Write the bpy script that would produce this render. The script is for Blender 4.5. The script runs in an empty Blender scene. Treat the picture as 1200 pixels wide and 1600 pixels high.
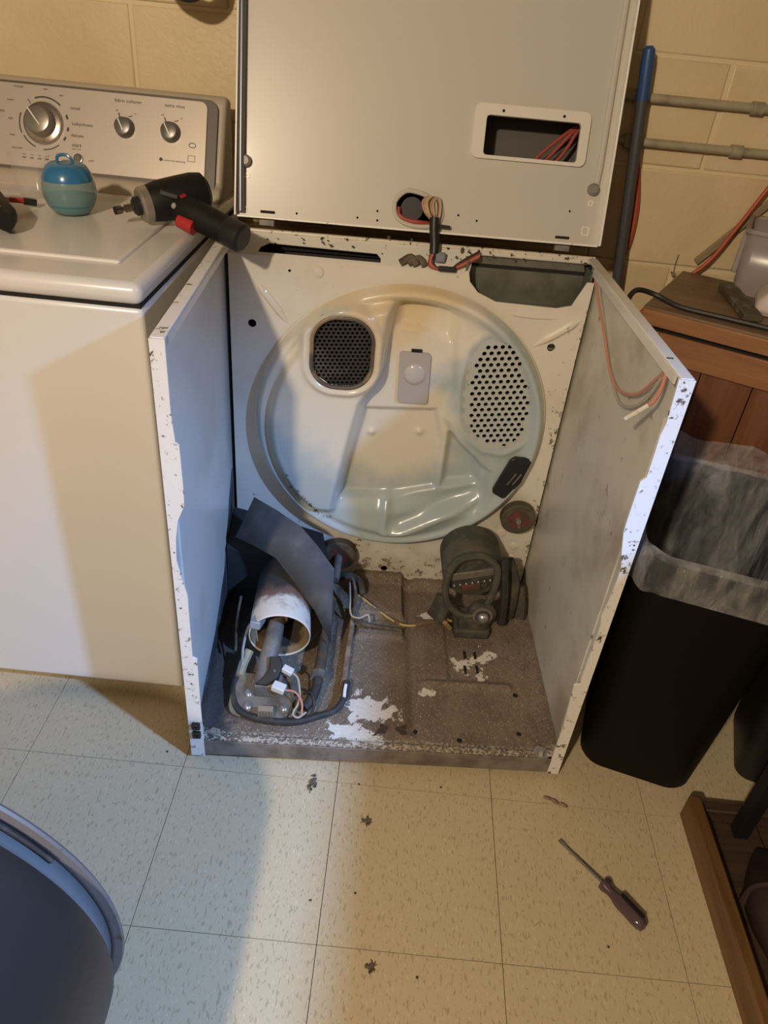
import bpy, bmesh, math, random
from mathutils import Vector, Matrix
random.seed(7)
PI = math.pi
scene = bpy.context.scene
COL = scene.collection

# ---------------------------------------------------------------- camera
cam_data = bpy.data.cameras.new('camera')
cam_data.sensor_fit = 'VERTICAL'; cam_data.sensor_height = 36.0
cam_data.lens = 36.0*1153.9/1600.0
cam_data.clip_start = 0.02; cam_data.clip_end = 50
cam = bpy.data.objects.new('camera', cam_data); COL.objects.link(cam)
yaw, pitch, roll = -0.0012, 0.6064, 0.1006
fwd = Vector((math.sin(yaw)*math.cos(pitch), math.cos(yaw)*math.cos(pitch), -math.sin(pitch)))
rgt = Vector((math.cos(yaw), -math.sin(yaw), 0)); up = rgt.cross(fwd)
r2 = rgt*math.cos(roll)+up*math.sin(roll); u2 = -rgt*math.sin(roll)+up*math.cos(roll)
mw = Matrix((r2, u2, -fwd)).transposed().to_4x4(); mw.translation = Vector((0.0393, -0.8876, 1.2718))
cam.matrix_world = mw
scene.camera = cam

# ---------------------------------------------------------------- world, lamps, exposure
world = bpy.data.worlds.new('world'); scene.world = world; world.use_nodes = True
world.node_tree.nodes['Background'].inputs[0].default_value = (0.9, 0.75, 0.55, 1)
world.node_tree.nodes['Background'].inputs[1].default_value = 0.05
def lamp(name, kind, loc, energy, color, **kw):
    d = bpy.data.lights.new(name, kind); d.energy = energy; d.color = color
    for k, v in kw.items(): setattr(d, k, v)
    o = bpy.data.objects.new(name, d); COL.objects.link(o); o.location = loc
    return o
lamp('warm_bulb', 'POINT', (-0.68, -1.84, 2.03), 150, (1.0, 0.82, 0.60), shadow_soft_size=0.05)
cold = lamp('cold_work_lamp', 'SPOT', (1.436, -0.97, 1.86), 345, (0.27, 0.50, 1.0), shadow_soft_size=0.05,
            spot_size=math.radians(55), spot_blend=1.0)
cold.rotation_euler = (Vector((-0.08, -0.22, 0.0))-Vector(cold.location)).to_track_quat('-Z', 'Y').to_euler()
vs = scene.view_settings
vs.view_transform = 'Standard'; vs.look = 'None'; vs.gamma = 1.0; vs.exposure = 0.0
vs.use_curve_mapping = False

# ---------------------------------------------------------------- helpers
def tag(o, label=None, cat=None, group=None, kind=None):
    if label: o['label'] = label
    if cat: o['category'] = cat
    if group: o['group'] = group
    if kind: o['kind'] = kind
    return o
def empty(name, loc=(0,0,0), rz=0, parent=None):
    o = bpy.data.objects.new(name, None); COL.objects.link(o)
    o.location = loc; o.rotation_euler = (0, 0, rz); o.empty_display_size = 0.05
    if parent: o.parent = parent
    return o
def catmull(pts, n=6):
    P = [Vector(p) for p in pts]
    if len(P) < 3: return P
    out = []
    Q = [P[0]*2-P[1]]+P+[P[-1]*2-P[-2]]
    for i in range(1, len(Q)-2):
        a, b, c, d = Q[i-1], Q[i], Q[i+1], Q[i+2]
        for k in range(n):
            t = k/n
            out.append(0.5*((2*b)+(c-a)*t+(2*a-5*b+4*c-d)*t*t+(3*b-a-3*c+d)*t**3))
    out.append(P[-1])
    return out
class B:
    def __init__(s): s.v = []; s.f = []
    def add(s, verts, faces):
        k = len(s.v); s.v += [tuple(p) for p in verts]; s.f += [tuple(i+k for i in f) for f in faces]; return s
    def box(s, x0, x1, y0, y1, z0, z1, m=None):
        V = [Vector((x, y, z)) for z in (z0, z1) for y in (y0, y1) for x in (x0, x1)]
        if m is not None: V = [m @ p for p in V]
        return s.add(V, [(0,2,3,1),(4,5,7,6),(0,1,5,4),(2,6,7,3),(0,4,6,2),(1,3,7,5)])
    def bar(s, a, b, w, h, upv=(0,0,1)):
        a = Vector(a); b = Vector(b); d = (b-a); L = d.length; d.normalize()
        sd = d.cross(Vector(upv)); sd.normalize(); u = sd.cross(d)
        m = Matrix((d, sd, u)).transposed().to_4x4(); m.translation = a
        return s.box(0, L, -w/2, w/2, -h/2, h/2, m)
    def tube(s, pts, r, n=8, caps=True, smooth=0):
        P = catmull(pts, smooth) if smooth else [Vector(p) for p in pts]
        R = r if isinstance(r, (list, tuple)) else None
        k0 = len(s.v); prev = None; V = []; F = []
        for i, p in enumerate(P):
            t = (P[min(i+1, len(P)-1)]-P[max(i-1, 0)]).normalized()
            if prev is None:
                a = Vector((0,0,1)) if abs(t.z) < .9 else Vector((1,0,0)); nrm = (a-t*a.dot(t)).normalized()
            else:
                nrm = (prev-t*prev.dot(t)); nrm = nrm.normalized() if nrm.length > 1e-6 else t.orthogonal().normalized()
            prev = nrm; bn = t.cross(nrm)
            if R:
                q = i/max(1, len(P)-1)*(len(R)-1); j = min(int(q), len(R)-2); rr = R[j]+(R[j+1]-R[j])*(q-j)
            else: rr = r
            for k in range(n):
                a = 2*PI*k/n; V.append(p+nrm*rr*math.cos(a)+bn*rr*math.sin(a))
        for i in range(len(P)-1):
            for k in range(n):
                F.append((i*n+k, i*n+(k+1) % n, (i+1)*n+(k+1) % n, (i+1)*n+k))
        if caps:
            F.append(tuple(reversed(range(n)))); F.append(tuple((len(P)-1)*n+k for k in range(n)))
        return s.add(V, F)
    def lathe(s, prof, o=(0,0,0), axis=(0,0,1), n=24, cap0=True, cap1=True):
        """prof: list of (r, h) along the axis"""
        o = Vector(o); ax = Vector(axis).normalized(); e1 = ax.orthogonal().normalized(); e2 = ax.cross(e1)
        V = []; F = []
        for r, h in prof:
            for k in range(n):
                a = 2*PI*k/n; V.append(o+ax*h+(e1*math.cos(a)+e2*math.sin(a))*r)
        for i in range(len(prof)-1):
            for k in range(n):
                F.append((i*n+k, i*n+(k+1) % n, (i+1)*n+(k+1) % n, (i+1)*n+k))
        if cap0: F.append(tuple(reversed(range(n))))
        if cap1: F.append(tuple((len(prof)-1)*n+k for k in range(n)))
        return s.add(V, F)
    def ball(s, c, r, n=10, sc=(1,1,1)):
        c = Vector(c); V = []; F = []; m = n//2+1
        for i in range(m+1):
            t = PI*i/m
            for k in range(n):
                a = 2*PI*k/n
                V.append(c+Vector((r*sc[0]*math.sin(t)*math.cos(a), r*sc[1]*math.sin(t)*math.sin(a), -r*sc[2]*math.cos(t))))
        for i in range(m):
            for k in range(n): F.append((i*n+k, i*n+(k+1) % n, (i+1)*n+(k+1) % n, (i+1)*n+k))
        return s.add(V, F)
    def sheet(s, outer, holes, f, w0, w1):
        """polygon with holes; f(u,v,w) maps to 3d; thickness w0..w1"""
        bm = bmesh.new()
        def loop(L):
            vs_ = [bm.verts.new((u, v, 0)) for u, v in L]
            return [bm.edges.new((vs_[i], vs_[(i+1) % len(vs_)])) for i in range(len(vs_))]
        loops = [loop(L) for L in [outer]+list(holes)]
        bmesh.ops.triangle_fill(bm, use_beauty=True, use_dissolve=False, edges=[e for L in loops for e in L], normal=(0,0,1))
        bm.verts.ensure_lookup_table(); bm.verts.index_update()
        n = len(bm.verts); V0 = [tuple(v.co) for v in bm.verts]
        F0 = [tuple(v.index for v in fc.verts) for fc in bm.faces]
        E0 = [(e.verts[0].index, e.verts[1].index) for L in loops for e in L]
        V = [f(p[0], p[1], w0) for p in V0]+[f(p[0], p[1], w1) for p in V0]
        F = [fc for fc in F0]+[tuple(i+n for i in reversed(fc)) for fc in F0]+[(a, b, b+n, a+n) for a, b in E0]
        bm.free()
        return s.add(V, F)
    def grid(s, xs, ys, f):
        V = [f(x, y) for y in ys for x in xs]; nx = len(xs)
        return s.add(V, [(j*nx+i, j*nx+i+1, (j+1)*nx+i+1, (j+1)*nx+i) for j in range(len(ys)-1) for i in range(nx-1)])
    def loft(s, rings, cap0=True, cap1=True):
        n = len(rings[0]); V = [p for r in rings for p in r]; F = []
        for i in range(len(rings)-1):
            for k in range(n): F.append((i*n+k, i*n+(k+1) % n, (i+1)*n+(k+1) % n, (i+1)*n+k))
        if cap0: F.append(tuple(reversed(range(n))))
        if cap1: F.append(tuple((len(rings)-1)*n+k for k in range(n)))
        return s.add(V, F)
    def build(s, name, mat, parent=None, off=(0,0,0), smooth=True, bevel=0, seg=2, loc=None, rot=None, solid=0, ang=35):
        me = bpy.data.meshes.new(name)
        o3 = Vector(off)
        me.from_pydata([Vector(p)-o3 for p in s.v], [], s.f)
        bm = bmesh.new(); bm.from_mesh(me); bmesh.ops.remove_doubles(bm, verts=bm.verts, dist=1e-5)
        bmesh.ops.recalc_face_normals(bm, faces=bm.faces); bm.to_mesh(me); bm.free()
        me.materials.append(mat)
        if smooth:
            me.shade_smooth(); me.set_sharp_from_angle(angle=math.radians(ang))
        ob = bpy.data.objects.new(name, me); COL.objects.link(ob)
        if parent: ob.parent = parent
        if loc is not None: ob.location = loc
        if rot is not None: ob.rotation_euler = rot
        if bevel:
            m = ob.modifiers.new('bevel', 'BEVEL'); m.width = bevel; m.segments = seg; m.limit_method = 'ANGLE'
            m.angle_limit = math.radians(40); m.harden_normals = False
        if solid:
            m = ob.modifiers.new('solid', 'SOLIDIFY'); m.thickness = solid; m.offset = 0
        return ob
def rrect(x0, x1, y0, y1, r, n=5):
    out = []
    for cx, cy, a0 in ((x1-r, y1-r, 0), (x0+r, y1-r, 90), (x0+r, y0+r, 180), (x1-r, y0+r, 270)):
        for k in range(n+1):
            a = math.radians(a0+90*k/n); out.append((cx+r*math.cos(a), cy+r*math.sin(a)))
    return out
def circ(cx, cy, r, n=16): return [(cx+r*math.cos(2*PI*k/n), cy+r*math.sin(2*PI*k/n)) for k in range(n)]
def text(body, size, parent, loc, rot, mat, name='lettering', align='CENTER', ext=0.0002):
    c = bpy.data.curves.new('t', 'FONT'); c.body = body; c.size = size; c.align_x = align; c.align_y = 'CENTER'; c.extrude = ext
    c.resolution_u = 2
    t = bpy.data.objects.new('t', c); COL.objects.link(t)
    dg = bpy.context.evaluated_depsgraph_get()
    me = bpy.data.meshes.new_from_object(t.evaluated_get(dg)); me.name = name
    bpy.data.objects.remove(t); bpy.data.curves.remove(c)
    me.materials.clear(); me.materials.append(mat)
    o = bpy.data.objects.new(name, me); COL.objects.link(o); o.parent = parent; o.location = loc; o.rotation_euler = rot
    return o

# ---------------------------------------------------------------- materials
MATS = {}
def nodes(name):
    m = bpy.data.materials.new(name); m.use_nodes = True; nt = m.node_tree
    return m, nt, nt.nodes['Principled BSDF']
def N(nt, typ, **kw):
    n = nt.nodes.new(typ)
    for k, v in kw.items():
        if k == 'inp':
            for a, b in v.items(): n.inputs[a].default_value = b
        else: setattr(n, k, v)
    return n
def lk(nt, a, b): nt.links.new(a, b)
def c4(c): return (c[0], c[1], c[2], 1)
def noise(nt, co, scale, detail=4, rough=.6, stretch=None, dist=0):
    n = N(nt, 'ShaderNodeTexNoise', inp={'Scale': scale, 'Detail': detail, 'Roughness': rough, 'Distortion': dist})
    if stretch:
        mp = N(nt, 'ShaderNodeMapping'); mp.inputs['Scale'].default_value = stretch
        lk(nt, co, mp.inputs['Vector']); co = mp.outputs[0]
    lk(nt, co, n.inputs['Vector']); return n.outputs['Fac']
def ramp(nt, fac, lo, hi):
    r = N(nt, 'ShaderNodeMapRange', inp={'From Min': lo, 'From Max': hi}); r.interpolation_type = 'SMOOTHSTEP'
    lk(nt, fac, r.inputs['Value']); return r.outputs[0]
def mix(nt, fac, a, b):
    m = N(nt, 'ShaderNodeMix', data_type='RGBA')
    if isinstance(fac, (int, float)): m.inputs[0].default_value = fac
    else: lk(nt, fac, m.inputs[0])
    for i, c in ((6, a), (7, b)):
        if isinstance(c, tuple): m.inputs[i].default_value = c4(c)
        else: lk(nt, c, m.inputs[i])
    return m.outputs[2]
def mth(nt, op, a, b=None):
    m = N(nt, 'ShaderNodeMath', operation=op)
    for i, c in ((0, a), (1, b)):
        if c is None: continue
        if isinstance(c, (int, float)): m.inputs[i].default_value = c
        else: lk(nt, c, m.inputs[i])
    return m.outputs[0]
def bump(nt, bs, h, strength, dist=.002):
    b = N(nt, 'ShaderNodeBump', inp={'Strength': strength, 'Distance': dist}); lk(nt, h, b.inputs['Height']); lk(nt, b.outputs[0], bs.inputs['Normal'])
def coord(nt): return N(nt, 'ShaderNodeTexCoord').outputs['Object']
def mat(name, col, rough=.5, metal=0, var=None, bmp=None, spots=None, spots2=None, coat=0):
    """var=(col2, scale, lo, hi); spots=(col, scale, lo, hi); bmp=(scale, strength)"""
    if name in MATS: return MATS[name]
    m, nt, bs = nodes(name); co = coord(nt); c = None
    bs.inputs['Roughness'].default_value = rough; bs.inputs['Metallic'].default_value = metal
    if coat: bs.inputs['Coat Weight'].default_value = coat; bs.inputs['Coat Roughness'].default_value = .1
    c = col
    if var: c = mix(nt, ramp(nt, noise(nt, co, var[1]), var[2], var[3]), c, var[0])
    for sp in (spots, spots2):
        if sp: c = mix(nt, ramp(nt, noise(nt, co, sp[1], 6, .7), sp[2], sp[3]), c, sp[0])
    if isinstance(c, tuple): bs.inputs['Base Color'].default_value = c4(c)
    else: lk(nt, c, bs.inputs['Base Color'])
    if bmp: bump(nt, bs, noise(nt, co, bmp[0], 5), bmp[1])
    MATS[name] = m; return m
def clear(name, col, alpha, rough=.15, trans=.3):
    """thin see-through plastic"""
    m, nt, bs = nodes(name)
    bs.inputs['Base Color'].default_value = c4(col); bs.inputs['Roughness'].default_value = rough
    bs.inputs['Alpha'].default_value = alpha
    MATS[name] = m; return m

white_enamel = mat('white_enamel', (.80,.775,.72), .22, var=((.74,.69,.60), 3, .4, .7), coat=.3)
washer_white = mat('washer_white', (.73,.705,.67), .25, coat=.3)
panel_paint = mat('panel_paint', (.74,.72,.66), .3, var=((.62,.58,.50), 5, .45, .75), spots=((.25,.20,.15), 30, .68, .76), coat=.2)
flange_paint = mat('flange_paint', (.82,.80,.76), .35, spots=((.10,.065,.04), 38, .575, .62), spots2=((.28,.21,.14), 95, .60, .68))
def bulk_mat():
    m, nt, bs = nodes('bulk_paint'); co = coord(nt)
    sp = N(nt, 'ShaderNodeSeparateXYZ'); lk(nt, co, sp.inputs[0])
    c = mix(nt, ramp(nt, noise(nt, co, 6), .45, .75), (.74,.70,.61), (.66,.60,.49))
    n1 = noise(nt, co, 62, 6, .7); n2 = noise(nt, co, 9, 4)
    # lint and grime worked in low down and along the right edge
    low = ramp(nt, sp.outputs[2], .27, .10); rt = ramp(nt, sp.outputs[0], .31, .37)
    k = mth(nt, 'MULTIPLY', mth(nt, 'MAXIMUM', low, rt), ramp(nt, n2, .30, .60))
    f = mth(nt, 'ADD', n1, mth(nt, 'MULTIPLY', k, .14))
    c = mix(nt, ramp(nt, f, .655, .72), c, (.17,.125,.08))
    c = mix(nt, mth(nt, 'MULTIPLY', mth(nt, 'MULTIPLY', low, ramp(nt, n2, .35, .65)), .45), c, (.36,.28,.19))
    lk(nt, c, bs.inputs['Base Color']); bs.inputs['Roughness'].default_value = .3; bs.inputs['Coat Weight'].default_value = .2
    return m
bulk_paint = bulk_mat()
lid_paint = mat('lid_paint', (.565,.535,.475), .34, spots=((.2,.15,.1), 60, .74, .80), coat=.15)
lid_edge = mat('lid_edge', (.86,.83,.77), .3, spots=((.16,.12,.08), 70, .62, .70))
dark_gap = mat('dark_gap', (.012,.011,.01), .9)
galv = mat('galvanised', (.20,.205,.17), .45, metal=.5, var=((.13,.13,.10), 12, .4, .7))
black_plastic = mat('black_plastic', (.014,.014,.015), .45)
black_rubber = mat('black_rubber', (.03,.028,.026), .7, var=((.07,.06,.05), 30, .5, .7))
steel = mat('steel', (.55,.54,.52), .3, metal=.9)
dusty_steel = mat('dusty_steel', (.16,.15,.14), .6, metal=.4, var=((.26,.23,.19), 25, .4, .65), bmp=(120,.3))
lint_mat = mat('lint', (.15,.115,.08), .95, var=((.075,.055,.035), 40, .4, .6), bmp=(200,.8))
dust_dark = mat('dust_dark', (.05,.045,.035), .85, var=((.10,.083,.06), 35, .4, .65), bmp=(180,.6))
rust = mat('rust', (.17,.10,.06), .8, var=((.28,.21,.14), 30, .4, .65), bmp=(120,.5))
shield_mat = mat('shield', (.062,.063,.066), .8, var=((.11,.108,.104), 14, .4, .7), spots=((.05,.05,.05), 60, .66, .74), bmp=(150,.25))
def burner_mat():
    m, nt, bs = nodes('burner_white'); co = coord(nt)
    sp = N(nt, 'ShaderNodeSeparateXYZ'); lk(nt, co, sp.inputs[0])
    y = mth(nt, 'ADD', sp.outputs[1], mth(nt, 'MULTIPLY', mth(nt, 'SUBTRACT', noise(nt, co, 18, 4), .5), .10))
    c = mix(nt, ramp(nt, noise(nt, co, 30, 4), .50, .75), (.70,.65,.56), (.45,.38,.29))
    c = mix(nt, ramp(nt, y, .052, .080), c, (.17,.10,.075))
    c = mix(nt, ramp(nt, y, .085, .12), c, (.035,.032,.03))
    lk(nt, c, bs.inputs['Base Color']); bs.inputs['Roughness'].default_value = .6
    return m
burner_white = burner_mat()
burner_in = mat('burner_in', (.30,.21,.11), .7, var=((.05,.04,.03), 12, .45, .60))
wire_white = mat('wire_white', (.42,.38,.31), .5)
wire_red = mat('wire_red', (.36,.07,.05), .5)
wire_yellow = mat('wire_yellow', (.62,.47,.16), .5)
wire_pink = mat('wire_pink', (.55,.25,.18), .5)
connector_white = mat('connector_white', (.70,.69,.64), .45, spots=((.3,.26,.2), 50, .6, .7))
roller_rubber = mat('roller_rubber', (.075,.062,.04), .8, var=((.13,.105,.07), 30, .4, .7))
roller_red = mat('roller_red', (.16,.04,.03), .7, var=((.075,.05,.035), 40, .40, .60))
motor_green = mat('motor_grey', (.055,.054,.040), .7, var=((.095,.085,.06), 22, .4, .65), bmp=(120,.4))
console_silver = mat('console_silver', (.53,.47,.42), .38, metal=.35)
console_grey = mat('console_grey', (.11,.095,.085), .45, metal=.2)
console_cap = mat('console_cap', (.47,.41,.33), .4)
knob_grey = mat('knob_grey', (.17,.16,.15), .32, metal=.4)
chrome = mat('chrome', (.62,.58,.53), .18, metal=.9)
print_dark = mat('print_dark', (.06,.055,.05), .6)
print_white = mat('print_white', (.85,.83,.78), .5)
tool_red = mat('tool_red', (.42,.025,.03), .4)
tool_black = mat('tool_black', (.009,.008,.008), .55, bmp=(300,.15)); tool_black.node_tree.nodes['Principled BSDF'].inputs['Specular IOR Level'].default_value = .3
conduit_paint = mat('conduit_paint', (.40,.35,.24), .45, var=((.28,.24,.16), 14, .45, .65), bmp=(60,.3))
drum_grey = mat('drum_grey', (.028,.027,.026), .45)
drum_band = mat('drum_band', (.19,.195,.20), .4)
can_black = mat('can_black', (.004,.0035,.003), .6); can_black.node_tree.nodes['Principled BSDF'].inputs['Specular IOR Level'].default_value = .15
bin_grey = mat('bin_grey', (.016,.015,.014), .45); bin_grey.node_tree.nodes['Principled BSDF'].inputs['Specular IOR Level'].default_value = .3
pole_grey = mat('pole_grey', (.075,.075,.08), .4)
grip_blue = mat('grip_blue', (.03,.085,.24), .4)
cord_red = mat('cord_red', (.42,.075,.03), .5)
cord_black = mat('cord_black', (.015,.015,.017), .5)
pinkish = mat('pinkish_foam', (.66,.58,.55), .7, bmp=(30,.2))
pink = mat('pink_fabric', (.45,.015,.16), .6)
scrap = mat('scrap_bar', (.09,.075,.05), .8, var=((.20,.17,.12), 26, .5, .62), bmp=(60,.5))
leather = mat('brown_leather', (.026,.013,.008), .6, var=((.045,.024,.014), 9, .4, .7), bmp=(60,.3))
black_metal = mat('black_metal', (.007,.006,.006), .6)
wallpaint = mat('wall_paint', (.14,.11,.07), .6, bmp=(25,.4))
ceil_paint = mat('ceiling_paint', (.16,.13,.095), .8)
tan_lath = mat('tan_lath', (.30,.22,.13), .7, bmp=(60,.3))

def wood(name, a, b, scale=3.0, stretch=(1,14,14), rough=.45):
    m, nt, bs = nodes(name); co = coord(nt)
    rnd = N(nt, 'ShaderNodeObjectInfo').outputs['Random']
    va = N(nt, 'ShaderNodeVectorMath', operation='ADD'); lk(nt, co, va.inputs[0])
    cb = N(nt, 'ShaderNodeCombineXYZ'); lk(nt, mth(nt, 'MULTIPLY', rnd, 7.0), cb.inputs[0]); lk(nt, mth(nt, 'MULTIPLY', rnd, 3.0), cb.inputs[1]); lk(nt, cb.outputs[0], va.inputs[1])
    n1 = noise(nt, va.outputs[0], scale, 5, .6, stretch, .6)
    n2 = noise(nt, va.outputs[0], scale*5, 3, .6, stretch)
    f = mth(nt, 'ADD', mth(nt, 'MULTIPLY', n1, .75), mth(nt, 'MULTIPLY', n2, .25))
    lk(nt, mix(nt, ramp(nt, f, .35, .65), a, b), bs.inputs['Base Color']); bs.inputs['Roughness'].default_value = rough
    bump(nt, bs, n2, .15, .001); MATS[name] = m; return m
wood_panel = wood('wood_panel', (.14,.05,.02), (.21,.085,.035), stretch=(14,14,1))
wood_rail = wood('wood_rail', (.27,.115,.045), (.36,.17,.07))
wood_top = wood('wood_top', (.15,.095,.055), (.24,.155,.09))
wood_tray = wood('wood_tray', (.115,.055,.018), (.19,.10,.035), stretch=(14,1,14))
wood_dark = wood('wood_dark', (.045,.028,.018), (.075,.045,.03))

# floor tile: beige vinyl with dark and pale flecks running one way
def tile_mat():
    m, nt, bs = nodes('vinyl_tile'); co = coord(nt)
    oi = N(nt, 'ShaderNodeObjectInfo'); rnd = oi.outputs['Random']
    va = N(nt, 'ShaderNodeVectorMath', operation='ADD'); lk(nt, co, va.inputs[0])
    cb = N(nt, 'ShaderNodeCombineXYZ'); lk(nt, mth(nt, 'MULTIPLY', rnd, 37.0), cb.inputs[0]); lk(nt, mth(nt, 'MULTIPLY', rnd, 91.0), cb.inputs[1]); lk(nt, cb.outputs[0], va.inputs[1])
    v = va.outputs[0]
    base = mix(nt, noise(nt, v, 5, 3), (.56,.46,.29), (.62,.515,.335))
    dk = ramp(nt, noise(nt, v, 215, 2, .5, (1.0,.38,1), .5), .575, .66)
    lt = ramp(nt, noise(nt, v, 240, 2, .5, (1.0,.4,1), .5), .60, .70)
    c = mix(nt, mth(nt, 'MULTIPLY', dk, .50), base, (.30,.22,.12))
    c = mix(nt, mth(nt, 'MULTIPLY', lt, .45), c, (.74,.65,.47))
    sc = ramp(nt, noise(nt, v, 3.2, 6, .7), .60, .80)
    c = mix(nt, mth(nt, 'MULTIPLY', sc, .25), c, (.42,.34,.25))
    lk(nt, c, bs.inputs['Base Color']); bs.inputs['Roughness'].default_value = .38
    bump(nt, bs, noise(nt, v, 40, 3), .06, .001)
    return m
vinyl = tile_mat()
def block_mat():
    m, nt, bs = nodes('painted_block'); co = coord(nt)
    rnd = N(nt, 'ShaderNodeObjectInfo').outputs['Random']
    va = N(nt, 'ShaderNodeVectorMath', operation='ADD'); lk(nt, co, va.inputs[0])
    cb = N(nt, 'ShaderNodeCombineXYZ'); lk(nt, mth(nt, 'MULTIPLY', rnd, 17.0), cb.inputs[0]); lk(nt, mth(nt, 'MULTIPLY', rnd, 11.0), cb.inputs[2]); lk(nt, cb.outputs[0], va.inputs[1])
    v = va.outputs[0]
    c = mix(nt, ramp(nt, noise(nt, v, 4, 4), .35, .7), (.74,.60,.38), (.67,.53,.31))
    c = mix(nt, ramp(nt, noise(nt, v, 45, 5, .7), .70, .78), c, (.20,.13,.06))
    lk(nt, c, bs.inputs['Base Color']); bs.inputs['Roughness'].default_value = .42
    h = mth(nt, 'ADD', noise(nt, v, 22, 5, .6), mth(nt, 'MULTIPLY', noise(nt, v, 110, 3), .35))
    bump(nt, bs, h, .5, .004)
    return m
block_paint = block_mat()
mortar_paint = mat('mortar_paint', (.74,.61,.39), .5, bmp=(60,.4))
# rear drum head enamel: heat yellowing, and cold reflection painted as grey-blue
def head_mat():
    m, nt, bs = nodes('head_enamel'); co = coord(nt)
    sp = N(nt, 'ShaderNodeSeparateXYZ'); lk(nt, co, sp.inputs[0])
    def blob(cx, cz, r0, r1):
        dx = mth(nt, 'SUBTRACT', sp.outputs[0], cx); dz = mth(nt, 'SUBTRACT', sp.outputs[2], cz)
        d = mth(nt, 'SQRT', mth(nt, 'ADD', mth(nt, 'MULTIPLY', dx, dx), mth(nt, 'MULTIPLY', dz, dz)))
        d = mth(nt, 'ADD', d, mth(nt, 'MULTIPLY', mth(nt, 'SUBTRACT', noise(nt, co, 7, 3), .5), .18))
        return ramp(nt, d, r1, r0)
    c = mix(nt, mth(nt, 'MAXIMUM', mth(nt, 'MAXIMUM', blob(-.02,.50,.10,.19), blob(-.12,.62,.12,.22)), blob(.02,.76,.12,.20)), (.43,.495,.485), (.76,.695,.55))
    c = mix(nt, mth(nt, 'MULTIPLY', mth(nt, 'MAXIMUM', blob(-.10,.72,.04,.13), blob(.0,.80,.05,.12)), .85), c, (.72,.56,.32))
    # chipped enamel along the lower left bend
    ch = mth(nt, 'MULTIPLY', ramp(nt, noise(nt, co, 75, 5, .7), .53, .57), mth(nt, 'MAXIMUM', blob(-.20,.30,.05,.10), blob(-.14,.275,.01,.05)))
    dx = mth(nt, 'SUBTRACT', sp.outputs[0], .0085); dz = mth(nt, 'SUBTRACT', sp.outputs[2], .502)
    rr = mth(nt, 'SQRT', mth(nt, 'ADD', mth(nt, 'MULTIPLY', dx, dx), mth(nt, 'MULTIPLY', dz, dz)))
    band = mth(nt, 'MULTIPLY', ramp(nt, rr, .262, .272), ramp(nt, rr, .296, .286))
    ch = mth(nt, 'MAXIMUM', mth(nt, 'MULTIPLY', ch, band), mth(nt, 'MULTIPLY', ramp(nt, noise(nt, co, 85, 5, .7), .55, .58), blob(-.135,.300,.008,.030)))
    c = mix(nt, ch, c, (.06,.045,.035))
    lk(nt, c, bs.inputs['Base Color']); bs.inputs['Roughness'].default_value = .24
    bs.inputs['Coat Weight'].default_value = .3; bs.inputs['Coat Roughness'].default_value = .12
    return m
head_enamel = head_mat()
# dusty base pan with bare white patches
def pan_mat():
    m, nt, bs = nodes('dusty_pan'); co = coord(nt)
    sp = N(nt, 'ShaderNodeSeparateXYZ'); lk(nt, co, sp.inputs[0])
    c = mix(nt, ramp(nt, noise(nt, co, 9, 5), .35, .7), (.215,.168,.122), (.145,.108,.074))
    c = mix(nt, ramp(nt, noise(nt, co, 260, 2, .5), .58, .72), c, (.40,.34,.26))
    c = mix(nt, ramp(nt, noise(nt, co, 300, 2, .5), .62, .72), c, (.10,.075,.05))
    nz = mth(nt, 'MULTIPLY', mth(nt, 'SUBTRACT', noise(nt, co, 26, 5, .65), .5), .16)
    def patch(cx, cy, r, sx=1, sy=1):
        dx = mth(nt, 'MULTIPLY', mth(nt, 'SUBTRACT', sp.outputs[0], cx), sx); dy = mth(nt, 'MULTIPLY', mth(nt, 'SUBTRACT', sp.outputs[1], cy), sy)
        d = mth(nt, 'ADD', mth(nt, 'SQRT', mth(nt, 'ADD', mth(nt, 'MULTIPLY', dx, dx), mth(nt, 'MULTIPLY', dy, dy))), nz)
        return ramp(nt, d, r+.004, r-.004)
    ps = patch(-.022,.112,.036,.8,1)
    for a in ((-.05,.045,.036,.6,1.5), (.01,.10,.022,1,1), (.215,.275,.022,1,1), (.205,.245,.014,1,1), (.25,.29,.012,1,1), (.22,.235,.008,1,1), (.105,.165,.006,1,1), (.12,.41,.02,1,2)): ps = mth(nt, 'MAXIMUM', ps, patch(*a))
    c = mix(nt, mth(nt, 'MULTIPLY', ps, .9), c, (.78,.74,.66))
    dk = patch(.005,.058,.018,.6,1.3)
    c = mix(nt, dk, c, (.06,.04,.03))
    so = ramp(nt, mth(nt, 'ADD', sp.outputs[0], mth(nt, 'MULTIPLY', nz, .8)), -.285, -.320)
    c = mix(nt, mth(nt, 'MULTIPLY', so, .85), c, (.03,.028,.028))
    # sparkling scraped front edge
    fr = mth(nt, 'MULTIPLY', ramp(nt, sp.outputs[1], .040, .026), ramp(nt, noise(nt, co, 190, 3, .6), .44, .58))
    c = mix(nt, mth(nt, 'MULTIPLY', fr, .75), c, (.62,.55,.42))
    lk(nt, c, bs.inputs['Base Color']); bs.inputs['Roughness'].default_value = .8
    bump(nt, bs, mth(nt, 'ADD', noise(nt, co, 160, 3), mth(nt, 'MULTIPLY', noise(nt, co, 40, 4), 1.0)), .5, .0025)
    return m
pan_dust = pan_mat()
pan_front = mat('pan_front', (.22,.19,.16), .6, var=((.13,.105,.085), 18, .4, .65), spots=((.45,.42,.38), 60, .66, .72))
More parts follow.
